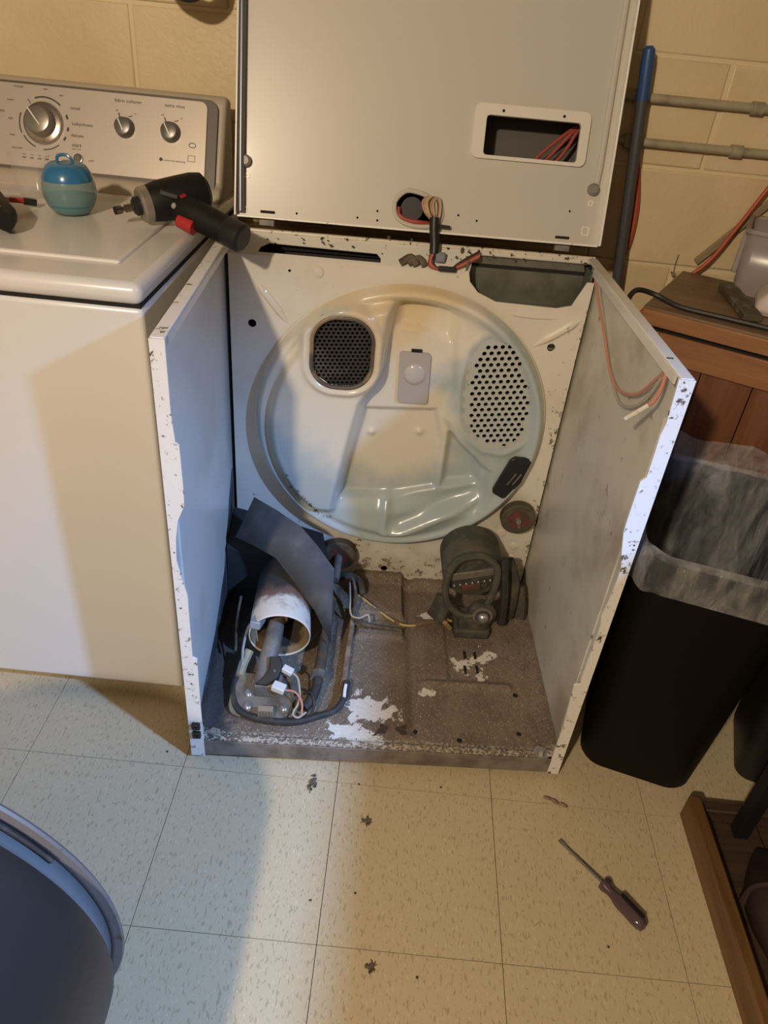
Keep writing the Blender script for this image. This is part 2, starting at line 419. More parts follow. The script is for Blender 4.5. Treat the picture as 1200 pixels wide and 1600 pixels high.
# lower part of the inner side sheets: paint with lint streaks
sheet_left = mat('sheet_left', (.66,.66,.64), .3, var=((.56,.55,.52), 5, .45, .75), spots=((.30,.28,.25), 24, .66, .76), coat=.2)
sheet_right = mat('sheet_right', (.62,.59,.50), .35, var=((.38,.34,.26), 4.5, .40, .70), spots=((.20,.15,.10), 26, .62, .72), coat=.15)
bag_mat = None
def make_bag():
    m, nt, bs = nodes('clear_bag'); co = coord(nt)
    bs.inputs['Base Color'].default_value = (.62,.62,.63,1); bs.inputs['Roughness'].default_value = .12
    n1 = noise(nt, co, 20, 5, .65, (1,1,.30), .4)
    r = N(nt, 'ShaderNodeMapRange', inp={'From Min': .40, 'From Max': .66, 'To Min': .10, 'To Max': .42}); lk(nt, n1, r.inputs['Value'])
    lk(nt, r.outputs[0], bs.inputs['Alpha'])
    bump(nt, bs, mth(nt, 'ADD', n1, mth(nt, 'MULTIPLY', noise(nt, co, 60, 4, .6, (1,1,.4), 1.0), .5)), 1.0, .012)
    return m
bag_mat = make_bag()
ball_clear = clear('ball_clear', (.22,.36,.37), .62, .2)
ball_blue = mat('ball_blue', (.035,.17,.36), .22, coat=.3)
cup_clear = clear('cup_clear', (.75,.70,.66), .16, .1)
box_clear = clear('box_clear', (.42,.36,.36), .72, .25)
lens_clear = clear('lens_clear', (.50,.46,.42), .85, .15)
handle_clear = clear('handle_clear', (.10,.062,.07), .9, .12)

# ================================================================ THE ROOM
X0, X1, Y0, Y1, ZC = -2.3, 1.75, -2.75, 0.88, 2.38
T = 0.3048
fl = B().box(X0, X1, Y0, Y1+.02, -.05, -.004).build('floor', dark_gap, smooth=False); tag(fl, kind='structure')
tm = B().box(.0006, T-.0006, .0006, T-.0006, -.004, 0).build('tile', vinyl, fl, smooth=False)
first = True
for i in range(-8, 6):
    for j in range(-9, 3):
        x, y = i*T, j*T
        if x < X0-.05 or x+T > X1+.2 or y < Y0-.2 or y > Y1-.02: continue
        if x+T > X1 or y+T > Y1 or x < X0 or y < Y0:      # cut tiles along the walls
            xa, xb, ya, yb = max(x, X0), min(x+T, X1), max(y, Y0), min(y+T, Y1)
            if xb-xa < .02 or yb-ya < .02: continue
            B().box(xa-x+.0006, xb-x-.0006, ya-y+.0006, yb-y-.0006, -.004, 0).build('tile', vinyl, fl, smooth=False).location = (x, y, 0)
            continue
        if first: tm.location = (x, y, 0); first = False; continue
        o = tm.copy(); COL.objects.link(o); o.location = (x, y, 0)
wb = B().box(X0, X1, Y1+.0035, Y1+.16, 0, ZC).build('wall_back', mortar_paint, smooth=False); tag(wb, kind='structure')
# painted concrete blocks, 16 x 8 inch face, running bond
BL, BH, J = .4064, .2032, .006
def block_mesh(w, h):
    b = B(); bm = B().box(J/2, w-J/2, 0, .03, J/2, h-J/2)
    return bm
bm0 = block_mesh(BL, BH).build('block', block_paint, wb, bevel=.004, seg=2)
bm0.modifiers.clear()
b2 = bmesh.new(); b2.from_mesh(bm0.data)
bmesh.ops.bevel(b2, geom=b2.edges[:], offset=.0045, segments=2, affect='EDGES', profile=.5); b2.to_mesh(bm0.data); b2.free()
used = False
zb = 1.0196-5*BH
for r in range(0, 12):
    z = zb+r*BH
    xo = .645 if r % 2 == 1 else .645+BL/2
    xo -= 8*BL
    for k in range(0, 12):
        x = xo+k*BL
        xa, xb = max(x, X0), min(x+BL, X1)
        z1 = min(z+BH, ZC); z0 = max(z, 0.002)
        if xb-xa < .03 or z1-z0 < .03: continue
        dy = random.uniform(-.0012, .0012)
        if xb-xa > BL-.001 and z1-z0 > BH-.001:
            if not used: o = bm0; used = True
            else: o = bm0.copy(); COL.objects.link(o)
            o.location = (x, Y1+dy, z)
        else:
            o = block_mesh(xb-xa, z1-z0).build('block', block_paint, wb, smooth=False); o.location = (xa, Y1+dy, z0)
tag(B().box(X0-.12, X0, Y0, Y1+.16, 0, ZC).build('wall_left', wallpaint, smooth=False), kind='structure')
tag(B().box(X1, X1+.12, Y0, Y1+.16, 0, ZC).build('wall_right', wallpaint, smooth=False), kind='structure')
tag(B().box(X0-.12, X1+.12, Y0-.12, Y0, 0, ZC).build('wall_front', wallpaint, smooth=False), kind='structure')
tag(B().box(X0-.12, X1+.12, Y0-.12, Y1+.16, ZC, ZC+.1).build('ceiling', ceil_paint, smooth=False), kind='structure')

# ================================================================ THE DRYER
HW, H, D = .3685, .88, .525
dr = empty('clothes_dryer', (.0748, .0432, 0), .0579)
tag(dr, 'opened white clothes dryer with raised lid, front panel and drum taken out', 'dryer')
# --- side panels with ragged front flanges
LIN = [(-.3472,.88),(-.3479,.7706),(-.3453,.7245),(-.3402,.7196),(-.3395,.6401),(-.3404,.6143),(-.3522,.5857),(-.3580,.548),(-.3603,.5053),(-.3525,.4574),(-.348,.4327),(-.349,.2864),(-.3414,.2822),(-.3426,.1451),(-.3421,.012)]
RIN = [(.3446,.88),(.3475,.8133),(.3445,.7934),(.3452,.766),(.3454,.7232),(.3381,.7148),(.3378,.6601),(.3381,.6223),(.3458,.5824),(.3535,.5516),(.3544,.5273),(.3529,.4883),(.3485,.4417),(.3526,.4212),(.3515,.3481),(.3504,.2752),(.3414,.2728),(.3470,.1567),(.346,.012)]
YB = .585
for sgn, inn, shm in ((-1, LIN, sheet_left), (1, RIN, sheet_right)):
    a, b = sorted((sgn*HW, sgn*(HW-.003)))
    p = B().box(a, b, .001, YB, .012, H).build('side_panel', shm, dr, smooth=False)
    poly = [(sgn*HW, .012), (sgn*HW, .88)]+inn
    if sgn > 0: poly = poly[::-1]
    f = B().sheet(poly, [], lambda u, v, w: (u, w, v), -.0015, .0025).build('front_flange', flange_paint, p, smooth=False)
    # rolled top edge
    a, b = sorted((sgn*HW, sgn*(HW-.020)))
    B().box(a, b, .002, YB-.02, H-.004, H+.001).build('top_flange', flange_paint if sgn < 0 else panel_paint, p, bevel=.0015)
    a, b = sorted((sgn*(HW-.018), sgn*(HW-.021)))
    B().box(a, b, .02, YB-.08, H-.016, H-.003).build('top_return_lip', panel_paint, p, smooth=False)
    # shallow pressed bead along the sheet
    B().tube([(sgn*(HW-.003), .045, .10), (sgn*(HW-.003), .045, .80)], .0022, 8).build('pressed_bead', shm, p)
    if sgn < 0:
        for z in (.103, .078):
            B().sheet(rrect(-.362,-.346,z-.009,z+.009,.003,3), [rrect(-.357,-.351,z-.004,z+.004,.001,2)], lambda u, v, w: (u, w, v), -.006, -.0015).build('spring_clip', black_plastic, p, smooth=False)
    else:
        # wire taped along the inside of the right panel, with a white plug hanging
        B().tube([(.352,.50,.865),(.353,.45,.835),(.354,.37,.80),(.353,.29,.765),(.352,.22,.76),(.351,.14,.790),(.352,.09,.838),(.353,.065,.866)], .0026, 8, smooth=6).build('wire', wire_pink, p)
        B().tube([(.356,.50,.868),(.357,.45,.838),(.358,.37,.795),(.357,.28,.752),(.356,.20,.742),(.355,.12,.785),(.355,.07,.86)], .0028, 8, smooth=6).build('wire', wire_white, p)
        B().tube([(.352,.06,.868),(.345,.045,.845),(.338,.04,.828),(.332,.042,.818)], .003, 8, smooth=5).build('wire', wire_pink, p)
        B().bar((.334,.042,.820),(.306,.047,.791), .0065, .0065).build('plug', connector_white, p, bevel=.002)
        B().bar((.355,.075,.876),(.355,.057,.866), .01, .014).build('wire_clip', black_plastic, p, smooth=False)
# --- rear bulkhead
NOTCH = [(.347,.845),(.3265,.7965),(.298,.789),(.174,.792),(.135,.808),(.116,.828),(.112,.845)]
outer = [(-.357,.03),(.361,.03),(.361,.845)]+NOTCH+[(-.357,.845)]
holes = [circ(.0085,.500,.308,72), circ(-.3128,.7074,.0085), circ(.3042,.7062,.0085), circ(.0075,.0898,.0085), circ(-.238,.820,.003,8)]
bk = B().sheet(outer, holes, lambda u, v, w: (u, w, v), D, D+.0025).build('bulkhead', bulk_paint, dr, smooth=False)
def bead(pts, r, name='stiffening_bead'): return B().tube(pts, [r*.3, r, r, r, r*.3], 10, smooth=6).build(name, bulk_paint, bk)
bead([(-.306,D+.004,.797),(-.285,D+.003,.770),(-.262,D+.003,.742),(-.236,D+.004,.707)], .009)
bead([(.262,D+.004,.702),(.30,D+.003,.730),(.33,D+.003,.752),(.356,D+.004,.771)], .010)
bead([(.19,D+.004,.772),(.25,D+.003,.768),(.33,D+.004,.770)], .006)
for (x, z) in ((.285,.225),(.322,.187),(.322,.150),(-.182,.822)):
    B().lathe([(.011,0),(.010,.003),(.004,.0045),(.003,.0045)], (x, D, z), (0,-1,0), 16).build('screw', bulk_paint, bk)
B().lathe([(.313,0),(.317,.004),(.3185,.009),(.314,.012)], (.0085, D+.001, .500), (0,-1,0), 96, False, False).build('seal_ring', mat('seal_ring', (.70,.64,.52), .35, spots=((.14,.08,.05), 40, .63, .70)), bk)
# sheet behind everything
B().box(-.366,.366,YB,YB+.003,.02,.872).build('back_panel', mat('back_dark', (.03,.03,.028), .7), dr, smooth=False)
# sloped top rail with the long slot
import math as _m
RA = _m.atan2(.040, .055)
def railmap(u, v, w): return (u, D+v*_m.cos(RA)-w*_m.sin(RA), .845+v*_m.sin(RA)+w*_m.cos(RA))
RL = .057
rail = B().sheet([(-.364,0),(.112,0),(.122,RL-.012),(.355,RL-.012),(.364,RL-.014),(.364,RL),(-.364,RL)],
                 [[(-.30,.008),(-.062,.006),(-.062,.016),(-.070,.027),(-.28,.031),(-.296,.020)]], railmap, -.002, 0).build('top_rail', panel_paint, dr, smooth=False)
B().tube([railmap(-.364,RL,0), railmap(.364,RL,0)], .0045, 8).build('rolled_edge', mat('rolled_edge', (.66,.60,.50), .4, spots=((.12,.09,.06), 60, .56, .64)), rail)
B().box(-.31,-.05,D+.004,YB-.002,.79,.80).build('slot_trough', dark_gap, rail, smooth=False)
B().box(-.362,.362,.5725,YB-.001,.845,.8795).build('hinge_gap', dark_gap, rail, smooth=False)
# exhaust duct in the notch
du = B()
du.box(.105,.356,YB-.006,YB-.003,.70,.872); du.box(.105,.109,D+.003,YB-.003,.70,.868); du.box(.352,.356,D+.003,YB-.003,.70,.862); du.box(.105,.356,D+.003,YB-.003,.70,.704)
duct = du.build('exhaust_duct', galv, dr, smooth=False)
B().box(.17,.325,D+.012,D+.05,.704,.775).build('duct_baffle', mat('duct_baffle', (.27,.29,.24), .4, metal=.4), duct, bevel=.004)
B().sheet([(.112,-.020),(.350,-.020),(.344,.0),(.118,.0)], [], lambda u, v, w: (u, D+.046+w, .872+v), 0, .002).build('duct_lip', galv, duct, smooth=False)

# --- stationary drum head (pressed enamel disc)
CX, CZ, R = .0085, .502, .315
DZ = .008
def ss(t): t = max(0., min(1., t)); return t*t*(3-2*t)
def interp(z, L):
    L = sorted((p[1], p[0]) for p in L)
    if z <= L[0][0]: return L[0][1]
    for (z0, x0), (z1, x1) in zip(L, L[1:]):
        if z <= z1: return x0+(x1-x0)*(z-z0)/(z1-z0)
    return L[-1][1]
XE = [(-.026,.804),(-.035,.725),(-.048,.637),(-.059,.598),(-.078,.561),(-.103,.435),(-.124,.300),(-.128,.27)]
XR = [(.11,.783),(.105,.699),(.113,.604),(.108,.566),(.108,.521),(.138,.468),(.179,.43),(.22,.40)]
GR = [(.186,.716),(.160,.702),(.142,.680),(.137,.60),(.146,.525),(.166,.490),(.200,.466),(.240,.462),(.270,.484),(.284,.51),(.283,.575),(.265,.63),(.240,.680),(.216,.708)]
GR = [(x+.0015, z+.011) for x, z in GR]
LG = (-.1255,.681,.063,.0755)   # left grille: centre and half sizes
def sdst(x, z):                # signed distance to the left grille outline (stadium)
    cx, cz, hw, hh = LG; k = .052
    qx, qz = abs(x-cx)-(hw-k), abs(z-cz)-(hh-k)
    return math.hypot(max(qx,0), max(qz,0))+min(max(qx,qz),0)-k
def inpoly(x, z, P):
    c = False
    for i in range(len(P)):
        (x0,z0),(x1,z1) = P[i-1], P[i]
        if (z0 > z) != (z1 > z) and x < (x1-x0)*(z-z0)/(z1-z0)+x0: c = not c
    return c
def segd(x, z, a, b):
    dx, dz = b[0]-a[0], b[1]-a[1]; t = max(0,min(1,((x-a[0])*dx+(z-a[1])*dz)/(dx*dx+dz*dz)))
    return math.hypot(x-a[0]-t*dx, z-a[1]-t*dz)
def pdist(x, z, P):
    d = min(segd(x, z, P[i-1], P[i]) for i in range(len(P))); return -d if inpoly(x, z, P) else d
TRAP = [(-.070,.528),(.082,.536),(.106,.461),(.106,.338),(.003,.310),(-.112,.306)]
TRI = [(.122,.485),(.135,.47),(.185,.425),(.20,.36),(.122,.345)]
UP = [(-.016,.79),(.095,.79),(.092,.70),(.022,.722),(-.016,.722)]
def hgt(x, z):
    r = math.hypot(x-CX, z-CZ); z0 = z; z = z-DZ
    inner = ss((.292-r)/.022)
    h = 0.
    xe, xr = interp(z, XE), interp(z, XR)
    low = ss((z-.262)/.03)
    h += .030*ss((xe-x)/.026+.5)*low
    h -= .022*ss((x-xe)/.026+.5)*ss((xr-x)/.022+.5)*ss((z-.27)/.05)
    h -= .004*ss((x-xr)/.022+.5)*ss((z-.40)/.03)
    h -= .014*ss(.5-pdist(x, z, TRAP)/.016)
    h -= .022*ss(.5-pdist(x, z, TRI)/.020)
    h -= .016*ss(.5-pdist(x, z, UP)/.018)
    # lower skirt folds
    h += .012*ss((.30-z)/.10)
    h += .010*math.exp(-(segd(x, z, (-.004,.305), (-.008,.215))/.010)**2)
    h += .014*math.exp(-(segd(x, z, (.005,.208), (.205,.318))/.016)**2)
    h -= .008*math.exp(-(segd(x, z, (.03,.25), (.19,.335))/.016)**2)
    # boss around the hot air inlet with its tail
    d = sdst(x, z0)
    h += .010*math.exp(-(segd(x, z0, (-.197,.682), (-.232,.694))/.009)**2)
    # shallow dish around the moisture exhaust grille
    dg = pdist(x, z0, GR)
    h += .005*math.exp(-((dg-.014)/.007)**2)
    for bx, bz in ((-.052,.467),(.054,.476)):
        h += .006*math.exp(-((x-bx)**2+(z-bz)**2)/.00007)
    h *= inner
    # rolled rim
    h += .010*math.exp(-((r-.300)/.011)**2)
    h -= .022*ss((r-.304)/.015)
    mk = ss((.030-d)/.016)*ss((.3150-r)/.013)
    h = h*(1-mk)+mk*(.030+.009*math.exp(-((d-.010)/.008)**2)-.004*ss(-d/.006))
    return h
YH = .498
NR, NT = 84, 260
V = []; F = []
V.append((CX, YH-hgt(CX, CZ), CZ))
rs = [R*(k/NR) for k in range(1, NR+1)]
for r in rs:
    for k in range(NT):
        a = 2*PI*k/NT; x = CX+r*math.cos(a); z = CZ+r*math.sin(a); V.append((x, YH-hgt(x, z), z))
def keep(f):
    x = sum(V[i][0] for i in f)/len(f); z = sum(V[i][2] for i in f)/len(f)
    return not (sdst(x, z) < -.004 or pdist(x, z, GR) < -.004)
for k in range(NT):
    f = (0, 1+k, 1+(k+1) % NT)
    F.append(f)
for i in range(NR-1):
    for k in range(NT):
        f = (1+i*NT+k, 1+(i+1)*NT+k, 1+(i+1)*NT+(k+1) % NT, 1+i*NT+(k+1) % NT)
        if keep(f): F.append(f)
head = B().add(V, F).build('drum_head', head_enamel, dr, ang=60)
def grille(name, inside, bounds, pitch, rad, y, m, th=.0015, slant=0, rim=None):
    """perforated plate built hole by hole, plus a solid margin"""
    x0, x1, z0, z1 = bounds; b = B(); hr = pitch/math.sqrt(3); n = 12
    rows = int((z1-z0)/(pitch*.866))+2
    for j in range(rows):
        zz = z0+j*pitch*.866
        for i in range(int((x1-x0)/pitch)+3):
            xx = x0+(i+.5*(j % 2))*pitch-pitch
            ca, sa = math.cos(slant), math.sin(slant); mx, mz = (x0+x1)/2, (z0+z1)/2
            px, pz = mx+(xx-mx)*ca-(zz-mz)*sa, mz+(xx-mx)*sa+(zz-mz)*ca
            d = inside(px, pz)
            if d > .004: continue
            hole = d < -rad*1.25
            Vh = []; 
            for k in range(n):
                a = 2*PI*k/n+PI/2+slant
                # hexagon boundary radius in this direction
                am = ((a-PI/2-slant) % (PI/3))-PI/6
                rh = pitch/2/math.cos(am)*1.001
                # hexagon with flat sides facing neighbours
                Vh.append((px+rh*math.cos(a), y, pz+rh*math.sin(a)))
            if hole:
                Vh += [(px+rad*math.cos(2*PI*k/n+PI/2+slant), y-.0004, pz+rad*math.sin(2*PI*k/n+PI/2+slant)) for k in range(n)]
                Vh += [(px+rad*math.cos(2*PI*k/n+PI/2+slant), y+.003, pz+rad*math.sin(2*PI*k/n+PI/2+slant)) for k in range(n)]
                b.add(Vh, [(k, (k+1) % n, n+(k+1) % n, n+k) for k in range(n)]+[(n+k, n+(k+1) % n, 2*n+(k+1) % n, 2*n+k) for k in range(n)])
            else: b.add(Vh, [tuple(range(n))])
    return b.build(name, m, head, smooth=False)
grille_dark = mat('grille_dark', (.05,.044,.036), .5, metal=.4, var=((.12,.10,.08), 12, .45, .62))
grille_light = mat('grille_light', (.50,.52,.48), .35)
grille('hot_air_grille', sdst, (LG[0]-.068, LG[0]+.068, LG[1]-.082, LG[1]+.082), .0094, .0031, YH-.022, grille_dark, slant=.08)
grille('moisture_grille', lambda x, z: pdist(x, z, GR), (.131,.296,.466,.735), .0148, .0047, YH+.0022, grille_light, slant=.12)
ol = []
for k in range(48):
    a = 2*PI*k/48; t_ = .05
    for _ in range(40):
        t_ -= sdst(LG[0]+t_*math.cos(a), LG[1]+t_*math.sin(a))*.7
    ol.append((LG[0]+(t_-.0015)*math.cos(a), YH-.031, LG[1]+(t_-.0015)*math.sin(a)))
B().tube(ol+[ol[0]], .0048, 8, False).build('grille_rim', mat('rim_brown', (.10,.075,.05), .5, var=((.30,.20,.10), 9, .48, .62)), head)
# dark ducts behind the two grilles
for nm, P, y0, y1 in (('hot_air_duct', [(LG[0]+.070*math.cos(2*PI*k/24), LG[1]+.086*math.sin(2*PI*k/24)) for k in range(24)], YH-.016, D+.055), ('moisture_duct', [(.212+(x-.212)*1.03,.601+(z-.601)*1.03) for x, z in GR], YH+.008, D+.055)):
    n = len(P); b = B(); b.add([(x, y0, z) for x, z in P]+[(x, y1, z) for x, z in P], [(k, (k+1) % n, n+(k+1) % n, n+k) for k in range(n)]+[tuple(n+k for k in range(n))])
    b.build(nm, dark_gap, head)
# lamp lens, moisture sensor
B().sheet(rrect(-.006,.060,.560,.676,.008,4), [], lambda u, v, w: (u+.04*(.618-v), YH+w, v), .015, .024).build('lamp_lens', lens_clear, head, bevel=.003)
B().ball((.028,YH+.016,.628), .024, 16, (1,.35,1)).build('lamp_bulb', mat('lens_bulge', (.55,.51,.47), .15, coat=.5), head)
B().box(.016,.038,YH+.018,YH+.022,.676,.682).build('lens_slot', dark_gap, head, smooth=False)
sens = B().sheet([(.258,.440),(.268,.448),(.300,.448),(.307,.440),(.292,.382),(.265,.340),(.258,.338),(.233,.352),(.232,.362)], [], lambda u, v, w: (u+.002, YH+w, v+.010), -.010, .0).build('moisture_sensor', black_plastic, head, bevel=.002)
for dx in (0, .012):
    B().bar((.264+dx,YH-.0105,.388),(.279+dx,YH-.0105,.418), .003, .002, (0,1,0)).build('sensor_bar', dusty_steel, head)

# --- base pan
def panz(x, y):
    z = .045
    z += .010*ss((.030-y)/.014)*ss((.36-abs(x))/.02)          # raised front lip
    z -= .007*math.exp(-((x-.073)/.011)**2)*ss((y-.04)/.02)
    z += .009*math.exp(-((y-.190)/.010)**2)*ss((x-.088)/.015)*ss((.298-x)/.012)
    z += .006*ss((x-.09)/.01)*ss((y-.20)/.01)*ss((.40-y)/.02)*ss((.16-x)/.01)
    z += .016*ss((y-.385)/.012)*ss((x+.075)/.012)*ss((.062-x)/.010)
    z += .012*ss((y-.315)/.006)*ss((.345-y)/.006)*ss((x+.06)/.012)*ss((.062-x)/.010)
    z += .020*ss((y-.495)/.02)
    z += .012*ss((abs(x)-.335)/.02)
    z -= .006*math.exp(-((x+.11)/.012)**2)*ss((y-.10)/.03)
    z += .0009*math.sin(x*310+math.sin(y*270)*2)*math.sin(y*350)
    return z
xs = [-.3645+.729*i/180 for i in range(181)]; ys = [.003+.522*j/130 for j in range(131)]
pan = B().grid(xs, ys, lambda x, y: (x, y, panz(x, y))).build('base_pan', pan_dust, dr)
B().box(-.352,.352,.000,.0035,.014,.055).build('pan_front_edge', pan_front, pan, bevel=.0015)
B().box(-.36,.36,.004,.52,.012,.020).build('pan_underside', dust_dark, pan, smooth=False)
for x, y in ((-.3277,.022),(.3275,.016)):
    z = panz(x, y)
    B().lathe([(.016,0),(.016,.002),(.0075,.002),(.0075,.008),(.006,.010)], (x, y, z-.001), (0,0,1), 6).build('corner_bolt', steel, pan, smooth=False)
for x, y in ((.198,.283),(.222,.283),(.195,.238),(.222,.238)):
    B().bar((x, y-.011, panz(x,y)+.0014),(x, y+.011, panz(x,y)+.0014), .006, .0012).build('slot', dark_gap, pan, smooth=False)
for x, y in ((.078,.062),(.292,.066),(.166,.042),(.30,.17)):
    b = B().lathe([(.006,0),(.0035,.0012)], (x, y, panz(x,y)+.0005), (0,0,1), 12).build('hole', dark_gap, pan)
for x in (-.33, .33):
    for y in (.05, .48): B().lathe([(.018,0),(.018,.008),(.008,.009),(.008,.014)], (x, y, 0), (0,0,1), 12).build('levelling_foot', black_plastic, dr)

# --- drum rollers
def roller(x, y, z, shaft):
    t = empty('drum_roller', (x, y, z), 0, dr)
    B().lathe([(.037,0),(.041,.003),(.041,.022),(.037,.025)], (0,.0,0), (0,-1,0), 40).build('tyre', roller_rubber, t)
    B().lathe([(.026,.0252),(.026,.0258),(.010,.0258)], (0,0,0), (0,-1,0), 32).build('hub', roller_red, t)
    B().lathe([(.008,.02),(.008,.03),(.006,.034)], (0,0,0), (0,-1,0), 16).build('shaft_end', steel, t)
    if shaft: B().tube([(0,-.03,0),(-.004,-.10,-.012)], .010, 12).build('shaft', dusty_steel, t)
    else: B().bar((0,-.028,0),(.006,-.028,-.022), .008, .003, (0,1,0)).build('shaft', dusty_steel, t)
roller(.3085,.515,.290, False)
roller(-.1085,.515,.146, True)
# --- motor with blower housing, idler bracket and belt
mo = empty('drive_motor', (.205,.42,.05), 0, dr)
B().lathe([(.064,-.07),(.071,-.064),(.071,.02),(.066,.028),(.040,.030)], (0,0,.150), (0,-1,0), 48).build('motor_shell', motor_green, mo)
B().lathe([(.046,.028),(.048,.032),(.030,.034)], (0,0,.145), (0,-1,0), 32).build('shell_cover', dust_dark, mo)
B().bar((-.052,-.034,.140),(.050,-.034,.168), .020, .010, (0,1,0)).build('brace', dusty_steel, mo, bevel=.002)
for k in range(7):
    B().ball((-.040+.0135*k, -.038, .118+.0038*k), .0042, 8).build('rivet', steel, mo)
B().bar((-.022,-.036,.112),(.022,-.036,.122), .016, .010, (0,1,0)).build('label_strip', roller_red, mo, bevel=.002)
B().tube([(-.058,-.046,.165),(-.062,-.050,.12),(-.052,-.058,.082),(-.022,-.066,.056),(.012,-.070,.060),(.040,-.062,.095),(.052,-.052,.15),(.044,-.046,.192),(.008,-.042,.212),(-.038,-.042,.198),(-.058,-.046,.165)], .0085, 8, smooth=5).build('belt_guard', motor_green, mo)
B().tube([(.064,-.03,.20),(.075,-.045,.13),(.082,-.05,.07),(.085,-.05,.02)], .010, 8, smooth=5).build('drive_belt', black_rubber, mo)
B().tube([(.085,.02,.16),(.105,.0,.11),(.108,-.01,.05),(.106,-.01,.01)], .016, 8, smooth=5).build('side_bracket', dust_dark, mo)
B().tube([(.128,.02,.08),(.138,.0,.04),(.136,-.02,.01)], .014, 8, smooth=5).build('lint_ridge', dust_dark, mo)
B().lathe([(.030,0),(.033,.004),(.033,.020),(.028,.024)], (.030,-.05,.062), (0,-1,0), 32).build('end_bell', dust_dark, mo)
B().lathe([(.024,.022),(.024,.030),(.018,.031),(.017,.026)], (.030,-.05,.066), (0,-1,0), 32, True, False).build('pulley_ring', dusty_steel, mo)
B().lathe([(.014,.022),(.014,.036),(.011,.042),(.004,.046)], (.030,-.05,.062), (0,-1,0.1), 24).build('pulley_nut', steel, mo)
B().box(-.03,.055,-.085,-.02,-.004,.022).build('mount_foot', motor_green, mo, bevel=.006)
B().box(-.02,.05,-.076,-.03,.015,.05).build('cradle', dust_dark, mo, bevel=.006)
B().bar((-.075,-.05,.02),(-.055,-.035,.075), .05, .012).build('switch_block', dust_dark, mo, bevel=.003)
B().bar((-.062,-.060,.030),(-.044,-.055,.004), .038, .010, (1,1,1)).build('plug', mat('plug_tan', (.32,.22,.11), .6), mo, bevel=.002)
# ribbon of wires fanning to the motor plug
for k in range(5):
    B().tube([(-.245-.004*k,.03,.012),(-.17,-.050,.006),(-.12,-.062,.008),(-.085+.006*k,-.058+.004*k,.016),(-.058+.006*k,-.055,.022)], .0026, 6, smooth=5).build('wire', (rust, lint_mat, dust_dark, rust, wire_yellow)[k], mo)

# --- gas burner assembly
bu = empty('gas_burner', (-.225,.2,.05), 0, dr)
def bo(x, y, z): return (x+.225, y-.2, z-.05)
tb = B().lathe([(.064,0),(.0645,.004),(.063,.06),(.058,.13),(.054,.20)], bo(-.2195,.212,.140), (-.06,1,.08), 40, False, False)
tb.build('combustion_tube', burner_white, bu, solid=.002)
B().lathe([(.0620,.003),(.060,.07),(.052,.195)], bo(-.2195,.212,.140), (-.06,1,.08), 40, False, True).build('tube_lining', burner_in, bu)
B().tube([bo(-.246,.115,.085),bo(-.242,.16,.100),bo(-.234,.21,.125),bo(-.232,.27,.140)], [.016,.019,.0185,.0185], 18, smooth=4).build('venturi_pipe', dusty_steel, bu)
B().lathe([(.0185,0),(.023,.003),(.023,.03),(.015,.034)], bo(-.231,.265,.139), (0,1,.1), 20).build('burner_head', rust, bu)
B().bar(bo(-.270,.20,.178),bo(-.262,.24,.168), .022, .018).build('igniter_block', mat('igniter_grey', (.34,.36,.40), .4, metal=.3), bu, bevel=.002)
B().tube([bo(-.268,.205,.168),bo(-.264,.195,.14)], .0015, 6).build('igniter_pin', steel, bu)
# plate and gas valve
B().sheet(rrect(-.075,.055,-.05,.045,.025,5), [], lambda u, v, w: bo(-.235+u, .118+v, .062+.25*v+w), -.003, .003).build('mount_plate', mat('mount_plate', (.26,.23,.18), .45, metal=.4, var=((.14,.11,.08), 20, .4, .65)), bu, bevel=.001)
B().box(*[v for p in zip(bo(-.262,.11,.062), bo(-.205,.165,.098)) for v in p]).build('gas_valve', dusty_steel, bu, bevel=.005)
B().sheet([(-.012,.033),(.010,.033),(.016,.018),(.010,-.012),(-.012,-.030),(-.036,-.028),(-.020,-.012),(-.010,.004)], [], lambda u, v, w: bo(-.222+u, .135+v*.8-w*.3, .110+v*.5+w), -.008, .008).build('valve_coil', black_plastic, bu, bevel=.002)
for x, y, z in ((-.214,.150,.123),(-.221,.134,.118)): B().ball(bo(x,y,z), .0038, 8).build('coil_screw', steel, bu)
B().bar(bo(-.206,.150,.112),bo(-.184,.142,.106), .016, .012).build('wire_plug', connector_white, bu, bevel=.002)
B().bar(bo(-.222,.112,.100),bo(-.196,.104,.096), .020, .014).build('wire_plug', connector_white, bu, bevel=.002)
for x, y in ((-.270,.090),(-.196,.090),(-.272,.118),(-.258,.142)):
    B().lathe([(.010,0),(.010,.002),(.006,.002),(.006,.006),(.003,.007)], bo(x,y,.065+.25*(y-.118)), (0,-.25,1), 16).build('bolt', steel, bu)
B().box(*[v for p in zip(bo(-.246,.060,.050), bo(-.216,.075,.078)) for v in p]).build('terminal_block', mat('terminal_tan', (.33,.26,.17), .5), bu, smooth=False)
for k in range(5):
    B().box(*[v for p in zip(bo(-.245+.006*k,.0575,.052), bo(-.2415+.006*k,.0605,.080)) for v in p]).build('terminal_blade', steel, bu, smooth=False)
